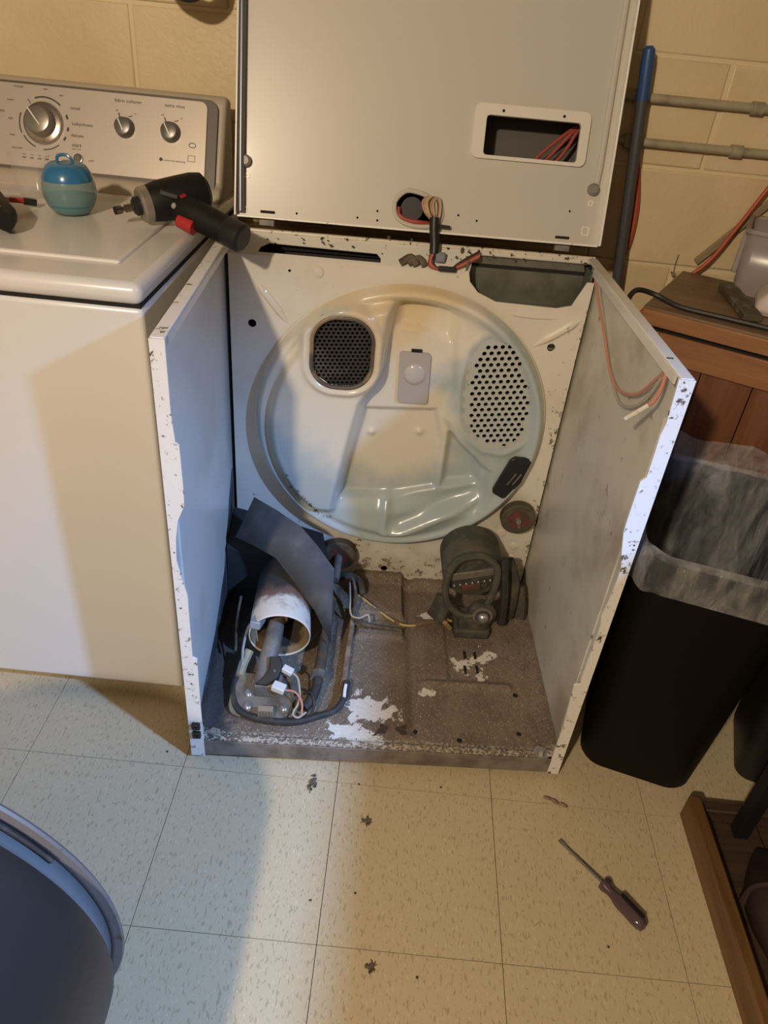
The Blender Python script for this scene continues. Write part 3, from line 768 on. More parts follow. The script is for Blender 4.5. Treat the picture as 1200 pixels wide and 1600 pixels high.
# wires and hose
def wire(pts, r, m, name='wire', n=8): return B().tube([bo(*p) for p in pts], r, n, smooth=6).build(name, m, bu)
wire([(-.300,.165,.075),(-.306,.130,.062),(-.295,.090,.056),(-.265,.066,.056),(-.215,.056,.056),(-.165,.058,.056),(-.125,.075,.056),(-.092,.092,.056),(-.075,.12,.062),(-.070,.165,.064)], .0075, black_rubber, 'drain_hose')
wire([(-.074,.118,.068),(-.0735,.135,.070),(-.072,.150,.071)], .0035, print_white, 'hose_tape')
wire([(-.296,.150,.078),(-.293,.18,.085),(-.283,.205,.10)], .010, mat('insulation', (.33,.29,.19), .7), 'insulation_sleeve')
wire([(-.292,.165,.085),(-.296,.20,.11),(-.288,.23,.145),(-.272,.23,.158)], .0028, wire_white)
wire([(-.312,.20,.10),(-.318,.26,.13),(-.320,.33,.14)], .0028, lint_mat)
wire([(-.184,.142,.106),(-.172,.13,.102),(-.165,.10,.086),(-.168,.085,.075)], .0022, wire_white)
wire([(-.196,.104,.096),(-.175,.100,.096),(-.160,.085,.085),(-.158,.068,.066)], .0022, wire_pink)
wire([(-.168,.085,.075),(-.176,.070,.066),(-.165,.062,.064),(-.150,.075,.066)], .0022, wire_white)
wire([(-.158,.12,.07),(-.142,.11,.085),(-.135,.09,.075),(-.138,.075,.062)], .0028, black_rubber)
wire([(-.118,.40,.085),(-.125,.30,.080),(-.128,.22,.078),(-.132,.165,.078)], .0125, mat('gas_pipe', (.085,.075,.062), .6, metal=.3, var=((.20,.12,.06), 12, .5, .65)), 'gas_pipe', 14)
wire([(-.131,.17,.078),(-.1315,.155,.078)], .0175, dusty_steel, 'pipe_nut', 8)
wire([(-.132,.16,.078),(-.134,.135,.074),(-.142,.105,.070),(-.155,.085,.066)], .0105, black_rubber, 'pipe_elbow', 12)
# rusty strip beside the burner
B().bar((-.062,.40,.062),(-.078,.155,.056), .012, .012).build('rusty_rail', rust, dr, bevel=.003)
for k, (pts, m) in enumerate(([[(-.088,.45,.115),(-.070,.44,.118),(-.060,.40,.095),(-.062,.36,.075),(-.045,.335,.075),(0,.33,.072),(.05,.33,.066)], lint_mat], [[(-.078,.46,.110),(-.074,.40,.10),(-.070,.36,.08),(-.05,.35,.078),(-.03,.355,.085),(-.025,.345,.072)], wire_white], [[(-.10,.47,.10),(-.08,.465,.108),(-.055,.46,.10),(-.045,.44,.075)], dust_dark])):
    B().tube(pts, (.004,.0022,.010)[k], 8, smooth=6).build('wire' if k < 2 else 'roller_bracket', m, dr)
# heat shield sheet bent over the burner
SA = [((-.301,.43,.345),(-.338,.39,.262)), ((-.25,.398,.338),(-.290,.358,.264)), ((-.192,.36,.325),(-.241,.325,.262)), ((-.152,.33,.298),(-.195,.295,.218)), ((-.1135,.30,.262),(-.150,.268,.168)), ((-.1125,.272,.185),(-.1105,.240,.100))]
b = B(); V = [p for pr in SA for p in pr]; b.add(V, [(2*i, 2*i+1, 2*i+3, 2*i+2) for i in range(len(SA)-1)])
B.build(b, 'heat_shield', shield_mat, dr, solid=.002, ang=60)
# dark inlet funnel behind the burner
B().loft([[(-.362,.40,.03),(-.13,.40,.03),(-.13,.40,.20),(-.30,.40,.21),(-.362,.40,.22)], [(-.362,.522,.03),(-.15,.522,.03),(-.15,.522,.19),(-.30,.522,.235),(-.362,.522,.25)]]).build('inlet_funnel', mat('soot_black', (.018,.018,.02), .8), dr, smooth=False)
# dark film along the foot of the left panel, taller towards the back
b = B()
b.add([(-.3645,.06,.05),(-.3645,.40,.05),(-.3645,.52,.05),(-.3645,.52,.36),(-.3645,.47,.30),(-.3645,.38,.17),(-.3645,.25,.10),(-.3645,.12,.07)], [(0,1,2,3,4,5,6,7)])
B.build(b, 'dark_film', mat('dark_film', (.03,.032,.036), .8, var=((.08,.085,.095), 12, .45, .65)), dr, solid=.0016, smooth=False)

# --- lid standing open
TL = math.radians(16.5)
lx0, lx1, LT = -.349, .3665, .625
OV = [(-.042,.048),(-.036,.058),(-.026,.067),(-.0153,.0705),(.005,.068),(.022,.0625),(.0358,.057),(.045,.048),(.0496,.036),(.047,.022),(.038,.013),(.015,.0095),(-.012,.011),(-.0334,.020),(-.041,.033)]
op = rrect(.117,.2965,.1455,.2135,.006,3)
small = [circ(x, v, .0022, 8) for x, v in ((-.075,.030),(-.074,.013),(-.113,.015),(.083,.035),(.12,.028),(.30,.060),(-.231,.013))]
lid = B().sheet([(lx0,0),(lx1,0),(lx1,LT),(lx0,LT)], [op, OV]+small, lambda u, v, w: (u, w, v), 0, .0025).build('lid', lid_paint, dr, smooth=False, loc=(0,.577,.902), rot=(-TL,0,0))
B().box(lx0,lx0+.004,-.020,.0,0,LT).build('lid_edge', lid_edge, lid, bevel=.0015)
B().box(lx1-.004,lx1,-.020,.0,0,LT).build('lid_edge', lid_edge, lid, bevel=.0015)
B().box(lx0+.004,lx1-.004,-.011,.0,-.002,.002).build('lid_edge', lid_edge, lid, bevel=.001)
B().box(lx0+.004,lx1-.004,-.018,.0,LT-.004,LT).build('lid_edge', lid_edge, lid, bevel=.001)
B().tube([(lx1-.024,-.002,.10),(lx1-.022,-.004,.14),(lx1-.021,-.004,.5),(lx1-.022,-.002,.6)], .006, 10).build('pressed_bead', lid_paint, lid)
B().tube([(-.337,-.012,.008),(-.3385,-.012,.10),(-.3425,-.012,LT-.01)], .0065, 12).build('prop_rod', mat('prop_rod', (.20,.215,.25), .35, metal=.6), lid)
for x, v in ((-.331,.098),(.338,.102)):
    B().lathe([(.011,0),(.011,.010),(.007,.014)], (x,0,v), (0,-1,0), 16).build('clip', mat('clip_grey', (.28,.26,.23), .5, metal=.3), lid)
for x, v, w, h in ((-.329,.073,.012,.007),(.338,.077,.009,.010),(.336,.026,.014,.016),(-.332,.013,.012,.010)):
    B().sheet(rrect(x-w/2,x+w/2,v-h/2,v+h/2,.001,2), [rrect(x-w/2+.0018,x+w/2-.0018,v-h/2+.0018,v+h/2-.0018,.0005,2)], lambda u, vv, ww: (u, ww, vv), -.002, 0).build('pressed_tab', lid_edge, lid, smooth=False)
for x in (-.287, .2925):
    B().box(x-.014,x+.014,-.0006,.001,.0085,.0135).build('slot', dark_gap, lid, smooth=False)
    B().box(x-.014,x+.014,-.012,-.001,-.014,-.004).build('hinge_tab', dusty_steel, lid, smooth=False)
B().sheet(rrect(.094,.314,.139,.233,.012,5), [rrect(.117,.2965,.1455,.2135,.006,3)], lambda u, v, w: (u, w, v), -.007, 0).build('opening_bezel', mat('bezel_paint', (.76,.72,.65), .28, coat=.2), lid, bevel=.0025)
for x in (.147,.262): B().lathe([(.0028,0),(.0026,.0004)], (x,-.0071,.222), (0,-1,0), 10).build('screw_hole', dark_gap, lid)
# rim round the wire hole
nO = len(OV); b = B(); b.tube([(x*1.02, -.002, .04+(v-.04)*1.03) for x, v in OV]+[(OV[0][0]*1.02,-.002,.04+(OV[0][1]-.04)*1.03)], .0045, 8, smooth=3); b.build('hole_rim', lid_paint, lid)
# control console on the far side of the lid
cb = B(); t = .0025
cb.box(lx0,lx1,.09,.09+t,-.0,.26); cb.box(lx0,lx1,.003,.09,.26,.26+t); cb.box(lx0,lx0+t,.003,.09,0,.26); cb.box(lx1-t,lx1,.003,.09,0,.26); cb.box(lx0,lx1,.003,.09,0,t)
cb.build('console_shell', mat('console_back', (.10,.09,.08), .6), lid, smooth=False)
for k in range(3):
    B().tube([(.20+.02*k,.05,.12),(.24+.02*k,.045,.165),(.285+.008*k,.04,.205),(.32,.05,.23)], .0035, 8, smooth=5).build('inner_wire', wire_red, lid)
B().lathe([(.022,0),(.022,.05)], (-.008,.06,.04), (0,-1,0), 20).build('timer_body', black_plastic, lid)
B().tube([(-.034,.004,.040),(-.032,-.003,.026),(-.015,-.004,.018),(.012,-.003,.016),(.03,.006,.016)], .004, 8, smooth=5).build('inner_wire', wire_red, lid)
for k, m in enumerate((wire_pink, wire_white, wire_yellow, lint_mat, wire_pink, wire_white)):
    dx = .003*k
    B().tube([(.030+dx,-.010,.022),(.016+dx*1.2,-.022,.034),(.010+dx*1.4,-.018,.052),(.020+dx*1.3,-.012,.062),(.030+dx,-.012,.054),(.034+dx*.8,-.015,.036),(.036+dx*.5,-.016,.022)], .0022, 6, smooth=5).build('wire', m, lid)
B().tube([(.036,-.016,.026),(.037,-.018,.005),(.040,-.022,-.020),(.041,-.024,-.040)], .0095, 12, smooth=5).build('wire_sleeve', black_plastic, lid)
B().bar((.046,-.012,.012),(.068,-.010,.011), .006, .006).build('zip_tie', black_plastic, lid)
B().box(.044,.064,-.030,-.012,-.056,-.036).build('plug', mat('plug_grey', (.18,.19,.22), .5), lid, bevel=.003)
for k, m in enumerate((wire_red, wire_pink, wire_red, black_rubber)):
    B().tube([(.038+.002*k,-.024,-.036),(.032+.002*k,-.032,-.052),(.034+.004*k,-.040,-.064),(.060+.004*k,-.040,-.068),(.090,-.036,-.062+.003*k),(.13,-.020,-.040+.004*k)], .0024, 6, smooth=5).build('wire', m, lid)
B().bar((.050,-.042,-.066),(.085,-.040,-.066), .010, .010).build('plug', black_plastic, lid, bevel=.002)
for x, w in ((-.004,.012),(.012,.010)):
    B().tube([(x-.02,-.036,-.062),(x,-.034,-.050),(x+.012,-.036,-.064)], w*.6, 8, smooth=4).build('lint_tuft', lint_mat, lid)
# lint caught along the hinge line: nobody could count it
b = B(); rr = random.Random(3)
for k in range(70):
    x = rr.uniform(-.345,.36); q = rr.random()
    y = .546+rr.uniform(-.004,.026); z = .866+(y-.546)*.6+rr.uniform(.0,.006)
    if rr.random() < .12: z += .008
    s = rr.uniform(.0008,.0026)*(2.2 if rr.random() < .04 else 1)
    b.ball((x,y,z-.002), s, 6, (rr.uniform(.7,1.6), rr.uniform(.6,1.4), rr.uniform(.7,1.5)))
tag(b.build('hinge_lint', lint_mat, dr), kind='stuff')
# lint flock in the pan corners and along the panels
b = B()
for k in range(420):
    q = rr.random()
    if q < .30: x = rr.uniform(.335,.360); y = rr.uniform(.02,.5)
    elif q < .50: x = rr.uniform(-.06,.36); y = rr.uniform(.47,.515)
    elif q < .75: x = rr.gauss(.27,.05); y = rr.gauss(.33,.06)
    else: x = rr.uniform(-.34,.34); y = rr.uniform(.02,.50)
    x = max(-.355,min(.358,x)); y = max(.015,min(.515,y))
    s = rr.uniform(.0010,.0032)
    b.ball((x,y,panz(x,y)+s*.4), s, 6, (rr.uniform(.7,1.8), rr.uniform(.7,1.8), .8))
tag(b.build('pan_lint', mat('pan_lint', (.17,.13,.095), .95), dr), kind='stuff')

# ================================================================ THE WASHER
wx0, wx1, wy0, wy1 = -1.036, -.350, .165, .825
wa = empty('washing_machine', (-.69, .5, 0)); W0 = (-.69, .5, 0)
tag(wa, 'white top loading washing machine with silver control console', 'washing machine')
B().box(wx0,wx1,wy0,wy1-.01,.035,.862).build('cabinet', washer_white, wa, W0, bevel=.008, seg=3)
B().box(wx0+.004,wx1-.004,wy0+.004,wy1-.02,.861,.868).build('deck_seam', dark_gap, wa, W0, smooth=False)
B().box(wx0-.002,wx1+.002,wy0-.006,wy1-.01,.867,.900).build('top_deck', washer_white, wa, W0, bevel=.014, seg=4)
B().box(wx0+.055,wx1-.058,wy0+.082,.655,.896,.905).build('wash_lid', washer_white, wa, W0, bevel=.006, seg=3)
for x in (wx0+.06, wx1-.06):
    for y in (wy0+.06, wy1-.08): B().lathe([(.024,0),(.024,.012),(.010,.014),(.010,.04)], (x,y,0), (0,0,1), 16).build('levelling_foot', black_plastic, wa, W0)
# console body
prof = [(.672,.896),(.690,.922),(.708,.926),(.772,1.076),(.786,1.083),(.812,1.074),(.816,1.0),(.816,.896)]
b = B(); n = len(prof); xa, xb = wx0+.008, wx1-.008
b.loft([[(xa, y, z) for y, z in prof], [(xb, y, z) for y, z in prof]])
con = b.build('console_body', console_cap, wa, W0, bevel=.008, seg=3)
face = B().sheet(rrect(-.335,.297,.004,.158,.014,5), [], lambda u, v, w: (u, w, v), -.005, .004).build('control_panel', console_silver, wa, loc=(0, .7035-.5, .925), rot=(-math.radians(23),0,0), bevel=.002)
B().sheet(rrect(-.335,.318,-.016,.163,.020,5), [], lambda u, v, w: (u, w, v), -.002, .004).build('panel_surround', console_grey, wa, loc=(0, .7035-.5, .925), rot=(-math.radians(23),0,0), bevel=.001)
YF = -.005
def onface(b, name, m, **kw): return b.build(name, m, face, **kw)
# main dial
onface(B().lathe([(.0405,0),(.0405,.002),(.0385,.006),(.034,.008)], (-.0308,YF,.088), (0,-1,0), 48), 'dial_skirt', chrome)
onface(B().lathe([(.0285,.006),(.027,.020),(.024,.030),(.021,.031)], (-.0308,YF,.088), (0,-1,0), 40), 'dial_knob', mat('dial_grey', (.33,.30,.27), .28, metal=.6))
onface(B().bar((-.0308-.018,YF-.0315,.088+.019),(-.0308+.006,YF-.0315,.088-.010), .0022, .001, (0,1,0)), 'dial_pointer', print_white)
for kx in (.1334, .2259):
    onface(B().lathe([(.0195,0),(.0195,.004),(.017,.012),(.016,.018),(.013,.019)], (kx,YF,.095), (0,-1,0), 32), 'knob', knob_grey)
    onface(B().bar((kx-.0085,YF-.0193,.095+.012),(kx+.002,YF-.0193,.095-.009), .0022, .001, (0,1,0)), 'knob_pointer', print_white)
    onface(B().bar((kx-.014,YF-.0003,.122),(kx-.0105,YF-.0003,.113), .0022, .0008, (0,1,0)), 'tick_mark', print_dark)
    onface(B().tube([(kx+.006,YF-.0003,.1165),(kx+.011,YF-.0003,.117),(kx+.014,YF-.0003,.119)], .0008, 6), 'tick_mark', print_dark)
onface(B().lathe([(.0098,0),(.0098,.003),(.008,.004)], (.0406,YF,.028), (0,-1,0), 24), 'button_ring', chrome)
onface(B().lathe([(.0072,.002),(.0072,.006),(.006,.007)], (.0406,YF,.028), (0,-1,0), 24), 'start_button', knob_grey)
for k in range(4): onface(B().box(-.0735+.0155*k,-.0665+.0155*k,YF-.0006,YF,.0198,.0228), 'indicator_light', print_dark)
FR = (PI/2, 0, 0)
def lab(s, size, u, v, al='CENTER'): return text(s, size, face, (u, YF-.0003, v), FR, print_dark, 'lettering', al)
lab('fabric softener', .0092, .1385, .1445); lab('extra rinse', .0092, .2317, .1445)
lab('off', .0045, .116, .126); lab('on', .0045, .153, .123); lab('off', .0045, .208, .126); lab('on', .0045, .246, .123)
lab('casual', .0085, .022, .122, 'LEFT'); lab('bulky/sheets', .0085, .026, .093, 'LEFT'); lab('delicate', .0085, .024, .0715, 'LEFT')
lab('start', .0105, .036, .0535); lab('push to start', .0036, .036, .0462)
lab('whites', .0085, -.1205, .105); lab('heavy', .0055, -.098, .1265); lab('light', .0055, -.097, .092)
lab('normal', .0065, -.0816, .152); lab('super', .0045, -.0273, .152); lab('light', .0045, .004, .143)
lab('soak', .0055, -.0945, .062); lab('hand wash', .0050, -.0843, .038); lab('rinse & spin', .0045, .006, .034)
lab('wash', .004, -.070, .0275); lab('rinse', .004, -.0545, .0275); lab('spin', .004, -.039, .0275); lab('done', .004, -.0235, .0275)
lab('on/off', .0045, .066, .027)
lab('commercial technology', .0048, .2125, .0425, 'LEFT'); onface(B().lathe([(.0035,0),(.0035,.0004)], (.2075,YF,.0435), (0,-1,0), 12), 'emblem', print_dark)
onface(B().sheet([(.270+.0075*math.cos(2*PI*k/20), .075+.005*math.sin(2*PI*k/20)) for k in range(20)], [[(.270+.006*math.cos(2*PI*k/20), .075+.0036*math.sin(2*PI*k/20)) for k in range(20)]], lambda u, v, w: (u, YF-w, v), 0, .0004), 'oval_emblem', print_dark, smooth=False)
onface(B().sheet(rrect(.2615,.2765,.044,.056,.001,2), [rrect(.2625,.2755,.045,.055,.001,2)], lambda u, v, w: (u, YF-w, v), 0, .0003), 'efficiency_mark', console_grey, smooth=False)
# arcs round the dial
def arc(a0, a1, r0, r1, m=print_dark):
    P = [(-.0308+r0*math.cos(math.radians(a0+(a1-a0)*k/12)), .088+r0*math.sin(math.radians(a0+(a1-a0)*k/12))) for k in range(13)]
    Q = [(-.0308+r1*math.cos(math.radians(a0+(a1-a0)*k/12)), .088+r1*math.sin(math.radians(a0+(a1-a0)*k/12))) for k in range(12,-1,-1)]
    onface(B().sheet(P+Q, [], lambda u, v, w: (u, YF-w, v), 0, .0004), 'dial_arc', m, smooth=False)
arc(48,112,.0475,.0505); arc(160,205,.0475,.0500); arc(212,250,.0460,.0485); arc(270,310,.0475,.0495)
arc(14,24,.0475,.0515); arc(-12,-3,.0475,.0515); arc(-34,-25,.0475,.0515); arc(126,128,.043,.053)

# ---- things on the washer
ZL = .905
bl = empty('dosing_ball', (-.578,.487,ZL)); tag(bl, 'round blue plastic softener dosing ball standing on the washer lid', 'dosing ball')
B().lathe([(.020,0),(.030,.003),(.039,.014),(.0445,.028),(.0462,.040),(.0450,.052),(.0425,.060)], n=40, cap1=False).build('bowl', ball_clear, bl)
B().lathe([(.0435,.058),(.0432,.061),(.0395,.071),(.0335,.080),(.026,.0845),(.012,.0855)], n=40, cap0=False).build('cap', ball_blue, bl)
B().lathe([(.030,.004),(.040,.016),(.0445,.030)], n=40).build('liquid', mat('ball_liquid', (.04,.20,.26), .3), bl)
B().tube([(-.014,0,.083),(-.013,0,.093),(-.004,0,.097),(.006,0,.096),(.012,0,.090),(.013,0,.082)], .0028, 8, smooth=4).build('pull_ring', ball_blue, bl)
cp = empty('measuring_cup', (-.690,.585,ZL)); tag(cp, 'clear plastic measuring cup behind the blue dosing ball', 'cup')
B().lathe([(.026,0),(.028,.003),(.036,.070)], n=32, cap1=False).build('cup_wall', cup_clear, cp)
B().lathe([(.0355,.069),(.0375,.070),(.0375,.073),(.0352,.073)], n=32, cap0=False, cap1=False).build('cup_rim', cup_clear, cp)

# impact driver lying across the washer corner
D0 = (-.385,.475,ZL)
dv = empty('impact_driver', D0); tag(dv, 'black and red cordless impact driver lying across the washer corner', 'power tool')
nose = Vector((-.432,.455,.941)); ax = Vector((-.086,-.062,-.016)).normalized(); back = -ax
b = B().lathe([(.026,-.006),(.031,.010),(.0345,.028),(.0355,.060),(.036,.090),(.033,.108),(.022,.116)], nose, back, 28)
b.build('motor_housing', tool_black, dv, D0)
B().lathe([(.0305,.006),(.0300,-.006),(.0265,-.010),(.017,-.010)], nose, back, 32, False, True).build('nose_ring', mat('nose_grey', (.36,.33,.29), .35, metal=.6), dv, D0)
B().lathe([(.016,-.009),(.016,-.018),(.011,-.022)], nose, back, 24).build('chuck', black_plastic, dv, D0)
bit = B().lathe([(.0045,.016),(.0045,.024),(.0068,.025),(.0068,.036),(.0042,.037),(.0042,.041),(.007,.042),(.007,.052),(.005,.0525),(.004,.048)], nose, ax, 12)
bit.build('nut_driver_bit', mat('bit_steel', (.22,.18,.14), .3, metal=.85), dv, D0)
B().lathe([(.0073,.042),(.0073,.055),(.005,.0553),(.004,.050)], nose, ax, 6, False, False).build('bit_socket', black_plastic, dv, D0, smooth=False)
hs = Vector((-.365,.470,.935)); he = Vector((-.258,.425,.9085))
B().tube([hs+Vector((-.02,.02,.006)), hs, hs*.75+he*.25, hs*.35+he*.65, he], [.028,.029,.026,.0245,.0235], 20).build('handle', tool_black, dv, D0)
hd = (he-hs).normalized()
B().lathe([(.0243,-.030),(.0252,-.028),(.0252,.002),(.020,.006)], he, hd, 24).build('battery_cap', black_plastic, dv, D0)
tr = hs+Vector((-.004,-.020,-.014))
B().tube([tr-hd*.002, tr+hd*.030], .0135, 12).build('trigger', tool_red, dv, D0)
B().bar(nose+back*.058+Vector((.016,-.032,.006)), nose+back*.068+Vector((.016,-.032,.008)), .009, .010).build('direction_button', tool_red, dv, D0)
B().bar(nose+back*.028+Vector((.01,-.028,.022)), nose+back*.055+Vector((.012,-.031,.010)), .012, .006).build('side_plate', mat('plate_grey', (.13,.13,.13), .4, metal=.4), dv, D0)
B().ball(nose+back*.050+Vector((.013,-.034,-.004)), .006, 10).build('work_light', mat('light_grey', (.3,.3,.3), .3), dv, D0)
# second tool at the washer's left
D1 = (-.665,.36,ZL)
sw = empty('cordless_screwdriver', D1); tag(sw, 'black cordless screwdriver with a red banded bit beside the dosing ball', 'power tool')
B().tube([(-.612,.312,.927),(-.632,.345,.928),(-.662,.385,.930),(-.695,.425,.932)], [.014,.022,.021,.024], 16, smooth=3).build('handle', tool_black, sw, D1)
B().lathe([(.016,-.02),(.026,0),(.027,.05),(.022,.062)], (-.715,.455,.932), (-.7,-.5,0), 20).build('motor_housing', tool_black, sw, D1)
B().tube([(-.630,.325,.946),(-.652,.357,.951)], .008, 8).build('grip_inlay', mat('inlay_yellow', (.22,.16,.06), .5), sw, D1)
B().tube([(-.712,.458,.925),(-.685,.474,.921)], .0048, 10).build('bit_holder', steel, sw, D1)
B().tube([(-.686,.4735,.921),(-.664,.4865,.918)], .0046, 10).build('bit_band', tool_red, sw, D1)
B().tube([(-.665,.486,.918),(-.647,.497,.914)], .0062, 10).build('bit_tip', black_plastic, sw, D1)

# hose of the washer hanging beside the wall (only its shadow shows)
hs_ = empty('water_hose', (-.45,.79,1.27)); H0 = (-.45,.79,1.27)
tag(hs_, 'brown rubber water hose looping under a wall tap above the washer', 'hose')
B().tube([(-.495,.80,1.52),(-.492,.775,1.42),(-.488,.765,1.33),(-.474,.765,1.275),(-.445,.765,1.256),(-.415,.765,1.252),(-.392,.766,1.275),(-.388,.768,1.33),(-.392,.78,1.42),(-.395,.80,1.52)], .018, 12, smooth=6).build('hose', black_rubber, hs_, H0)
B().tube([(-.53,.872,1.53),(-.53,.80,1.53),(-.495,.80,1.53)], .013, 10).build('tap_pipe', dusty_steel, hs_, H0)
B().tube([(-.395,.872,1.53),(-.395,.80,1.53)], .013, 10).build('tap_pipe', dusty_steel, hs_, H0)

# ================================================================ WALL THINGS
for z, lb in ((1.1475,'upper painted metal conduit running along the block wall'), (1.066,'lower painted metal conduit running along the block wall')):
    c0 = (1.05,.868,z); cd = empty('conduit', c0); tag(cd, lb, 'conduit', 'conduits on the block wall')
    B().tube([(.36,.868,z),(1.74,.868,z+.004)], .0088, 14).build('pipe', conduit_paint, cd, c0)
    for x in ((.715,1.3) if z > 1.1 else (.70,1.3)):
        B().lathe([(.0125,-.012),(.0125,.012)], (x,.868,z+.001), (1,0,0), 14).build('coupling', conduit_paint, cd, c0)
    for x in (.47, 1.1):
        B().box(x-.008,x+.008,.856,.8795,z-.013,z+.013).build('strap', conduit_paint, cd, c0, bevel=.003)
# broom handle leaning in the corner
P0 = (.590,.80,0)
pl = empty('broom', P0); tag(pl, 'grey broom handle with a blue grip leaning on the block wall', 'broom')
pa, pb = Vector((.594,.80,.06)), Vector((.4625,.842,1.232))
pd = (pb-pa).normalized(); pm = pa+(pb-pa)*.925
B().tube([pa, pm], .0118, 14).build('handle', pole_grey, pl, P0)
B().lathe([(.0125,0),(.0125,.02),(.0130,.07),(.0115,.088),(.006,.094)], pm, pd, 16).build('grip', grip_blue, pl, P0)
B().box(.555,.615,.77,.835,.045,.075).build('head', pole_grey, pl, P0, bevel=.008)
B().box(.557,.613,.775,.83,0,.046).build('bristles', mat('bristle', (.10,.10,.11), .9), pl, P0)
# red cable hanging behind the broom handle
tag(B().tube([(.478,.868,1.13),(.492,.868,1.06),(.510,.868,1.00),(.524,.866,.94),(.528,.864,.88),(.522,.862,.82),(.510,.862,.70),(.50,.862,.45),(.495,.86,.10),(.50,.85,.006)], .0062, 8, smooth=6).build('power_cable', cord_red), 'red cable hanging down the wall behind the broom handle', 'cable')
# orange extension cord rising to the right
tag(B().tube([(.52,.80,.006),(.535,.825,.20),(.550,.845,.50),(.575,.846,.665),(.607,.846,.735),(.651,.846,.785),(.708,.846,.842),(.746,.846,.920),(.786,.846,1.012),(.845,.846,1.13),(.95,.848,1.32),(1.05,.868,1.6),(1.10,.868,2.1)], .0048, 8, smooth=6).build('extension_cord', cord_red), 'orange red extension cord climbing the wall over the wooden cabinet', 'cord')

# ================================================================ CABINET ON THE RIGHT
kz = .82
cr = empty('wooden_cabinet', (.517,.569,0), math.radians(-28.8))
tag(cr, 'orange brown wooden cabinet standing at an angle behind the trash can', 'cabinet')
cw, cdp = .66, .308
B().box(-.008,cw+.008,-.012,cdp,kz-.006,kz).build('top_board', wood_top, cr, bevel=.002)
B().box(-.008,cw+.008,-.013,.004,kz-.036,kz-.005).build('top_edging', wood_rail, cr, bevel=.003)
B().box(-.008,.004,.004,cdp,kz-.036,kz-.005).build('top_edging', wood_rail, cr, bevel=.003)
B().box(.0,cw,.006,.010,kz-.048,kz-.035).build('shadow_gap', dark_gap, cr, smooth=False)
B().box(.0,.018,.01,cdp,.0,kz-.036).build('side_board', wood_panel, cr, bevel=.002)
B().box(cw-.018,cw,.01,cdp,.0,kz-.036).build('side_board', wood_panel, cr, bevel=.002)
B().box(.018,cw-.018,cdp-.012,cdp,.02,kz-.036).build('back_board', wood_panel, cr, smooth=False)
B().box(.0,.034,.000,.020,.0,kz-.048).build('stile', wood_rail, cr, bevel=.002)
B().box(cw-.034,cw,.000,.020,.0,kz-.048).build('stile', wood_rail, cr, bevel=.002)
B().box(.034,cw-.034,.000,.020,kz-.105,kz-.048).build('rail', wood_rail, cr, bevel=.002)
B().box(.034,cw-.034,.000,.020,.0,.07).build('rail', wood_rail, cr, bevel=.002)
for k in range(6):
    x = .034+k*.0987; B().box(x+.0008,x+.0979,.008,.018,.07,kz-.105).build('plank', wood_panel, cr, bevel=.0015)
# on the cabinet
tag(B().tube([(.462,.535,.815),(.470,.556,.835),(.492,.585,.842),(.530,.590,.834),(.572,.556,.8255),(.640,.519,.8255),(.700,.489,.8255),(.760,.462,.8255),(.86,.43,.8255),(.96,.40,.8255)], .0052, 8, smooth=6).build('black_cord', cord_black), 'thin black cord running along the cabinet front edge', 'cord')
sb = B().bar((.716,.722,kz+.0085),(.702,.522,kz+.0085), .036, .013).build('scrap_bar', scrap, bevel=.002); tag(sb, 'dark weathered flat bar lying on the wooden cabinet', 'bar')
bxr = empty('plastic_box', (.822,.742,kz+.0005), math.radians(-24)); tag(bxr, 'cloudy clear plastic box standing on the wooden cabinet', 'box')
def rr3(w, d, z, r): return [(x, y, z) for x, y in rrect(-w/2, w/2, -d/2, d/2, r, 4)]
B().loft([rr3(.145,.14,0,.015), rr3(.155,.15,.02,.018), rr3(.168,.16,.125,.02)], cap1=False).build('box_wall', box_clear, bxr, solid=.002)
B().loft([rr3(.170,.162,.120,.02), rr3(.180,.172,.122,.022), rr3(.180,.172,.130,.022), rr3(.166,.158,.130,.02)], False, False).build('box_rim', box_clear, bxr)
for s in (-1, 1): B().box(s*.086-.006,s*.086+.006,-.03,.0,.03,.118).build('rib', box_clear, bxr, bevel=.003)
pf = B(); pf.loft([rr3(.17,.10,0,.01), rr3(.19,.115,.012,.014), rr3(.185,.11,.028,.014), rr3(.13,.07,.060,.01), rr3(.12,.06,.085,.01)])
pfo = pf.build('foam_tray', pinkish, loc=(.826,.585,kz+.0008), rot=(0,0,math.radians(-20)), bevel=.003); tag(pfo, 'pale pinkish foam tray beside the clear plastic box', 'tray')
pk = empty('pink_pouch', (.905,.700,.9505)); pk.location = (.846,.738,.9505); tag(pk, 'pink pouch with a metal key ring on the clear plastic box', 'pouch'); K0 = (.905,.700,.9505)
b = B(); b.loft([[(.855,.640,.952),(.985,.625,.952),(.985,.76,.952),(.860,.765,.952)], [(.850,.638,.972),(.99,.622,.975),(.99,.765,.975),(.855,.77,.972)], [(.868,.655,1.010),(.98,.64,1.015),(.98,.75,1.015),(.872,.755,1.010)]]); b.build('pouch', pink, pk, K0, bevel=.008, seg=3)
B().box(.852,.99,.628,.640,.952,.960).build('zip', print_white, pk, K0, bevel=.002)
B().tube([(.862+.022*math.cos(a), .632-.004*math.sin(a), .985+.026*math.sin(a)) for a in [2*PI*k/20 for k in range(21)]], .0028, 8).build('key_ring', chrome, pk, K0)
la = B().bar((.690,.869,.835),(.868,.869,1.045), .016, .008, (0,1,0)).build('wood_lath', tan_lath, bevel=.002); tag(la, 'tan wooden lath leaning on the wall behind the plastic box', 'lath')

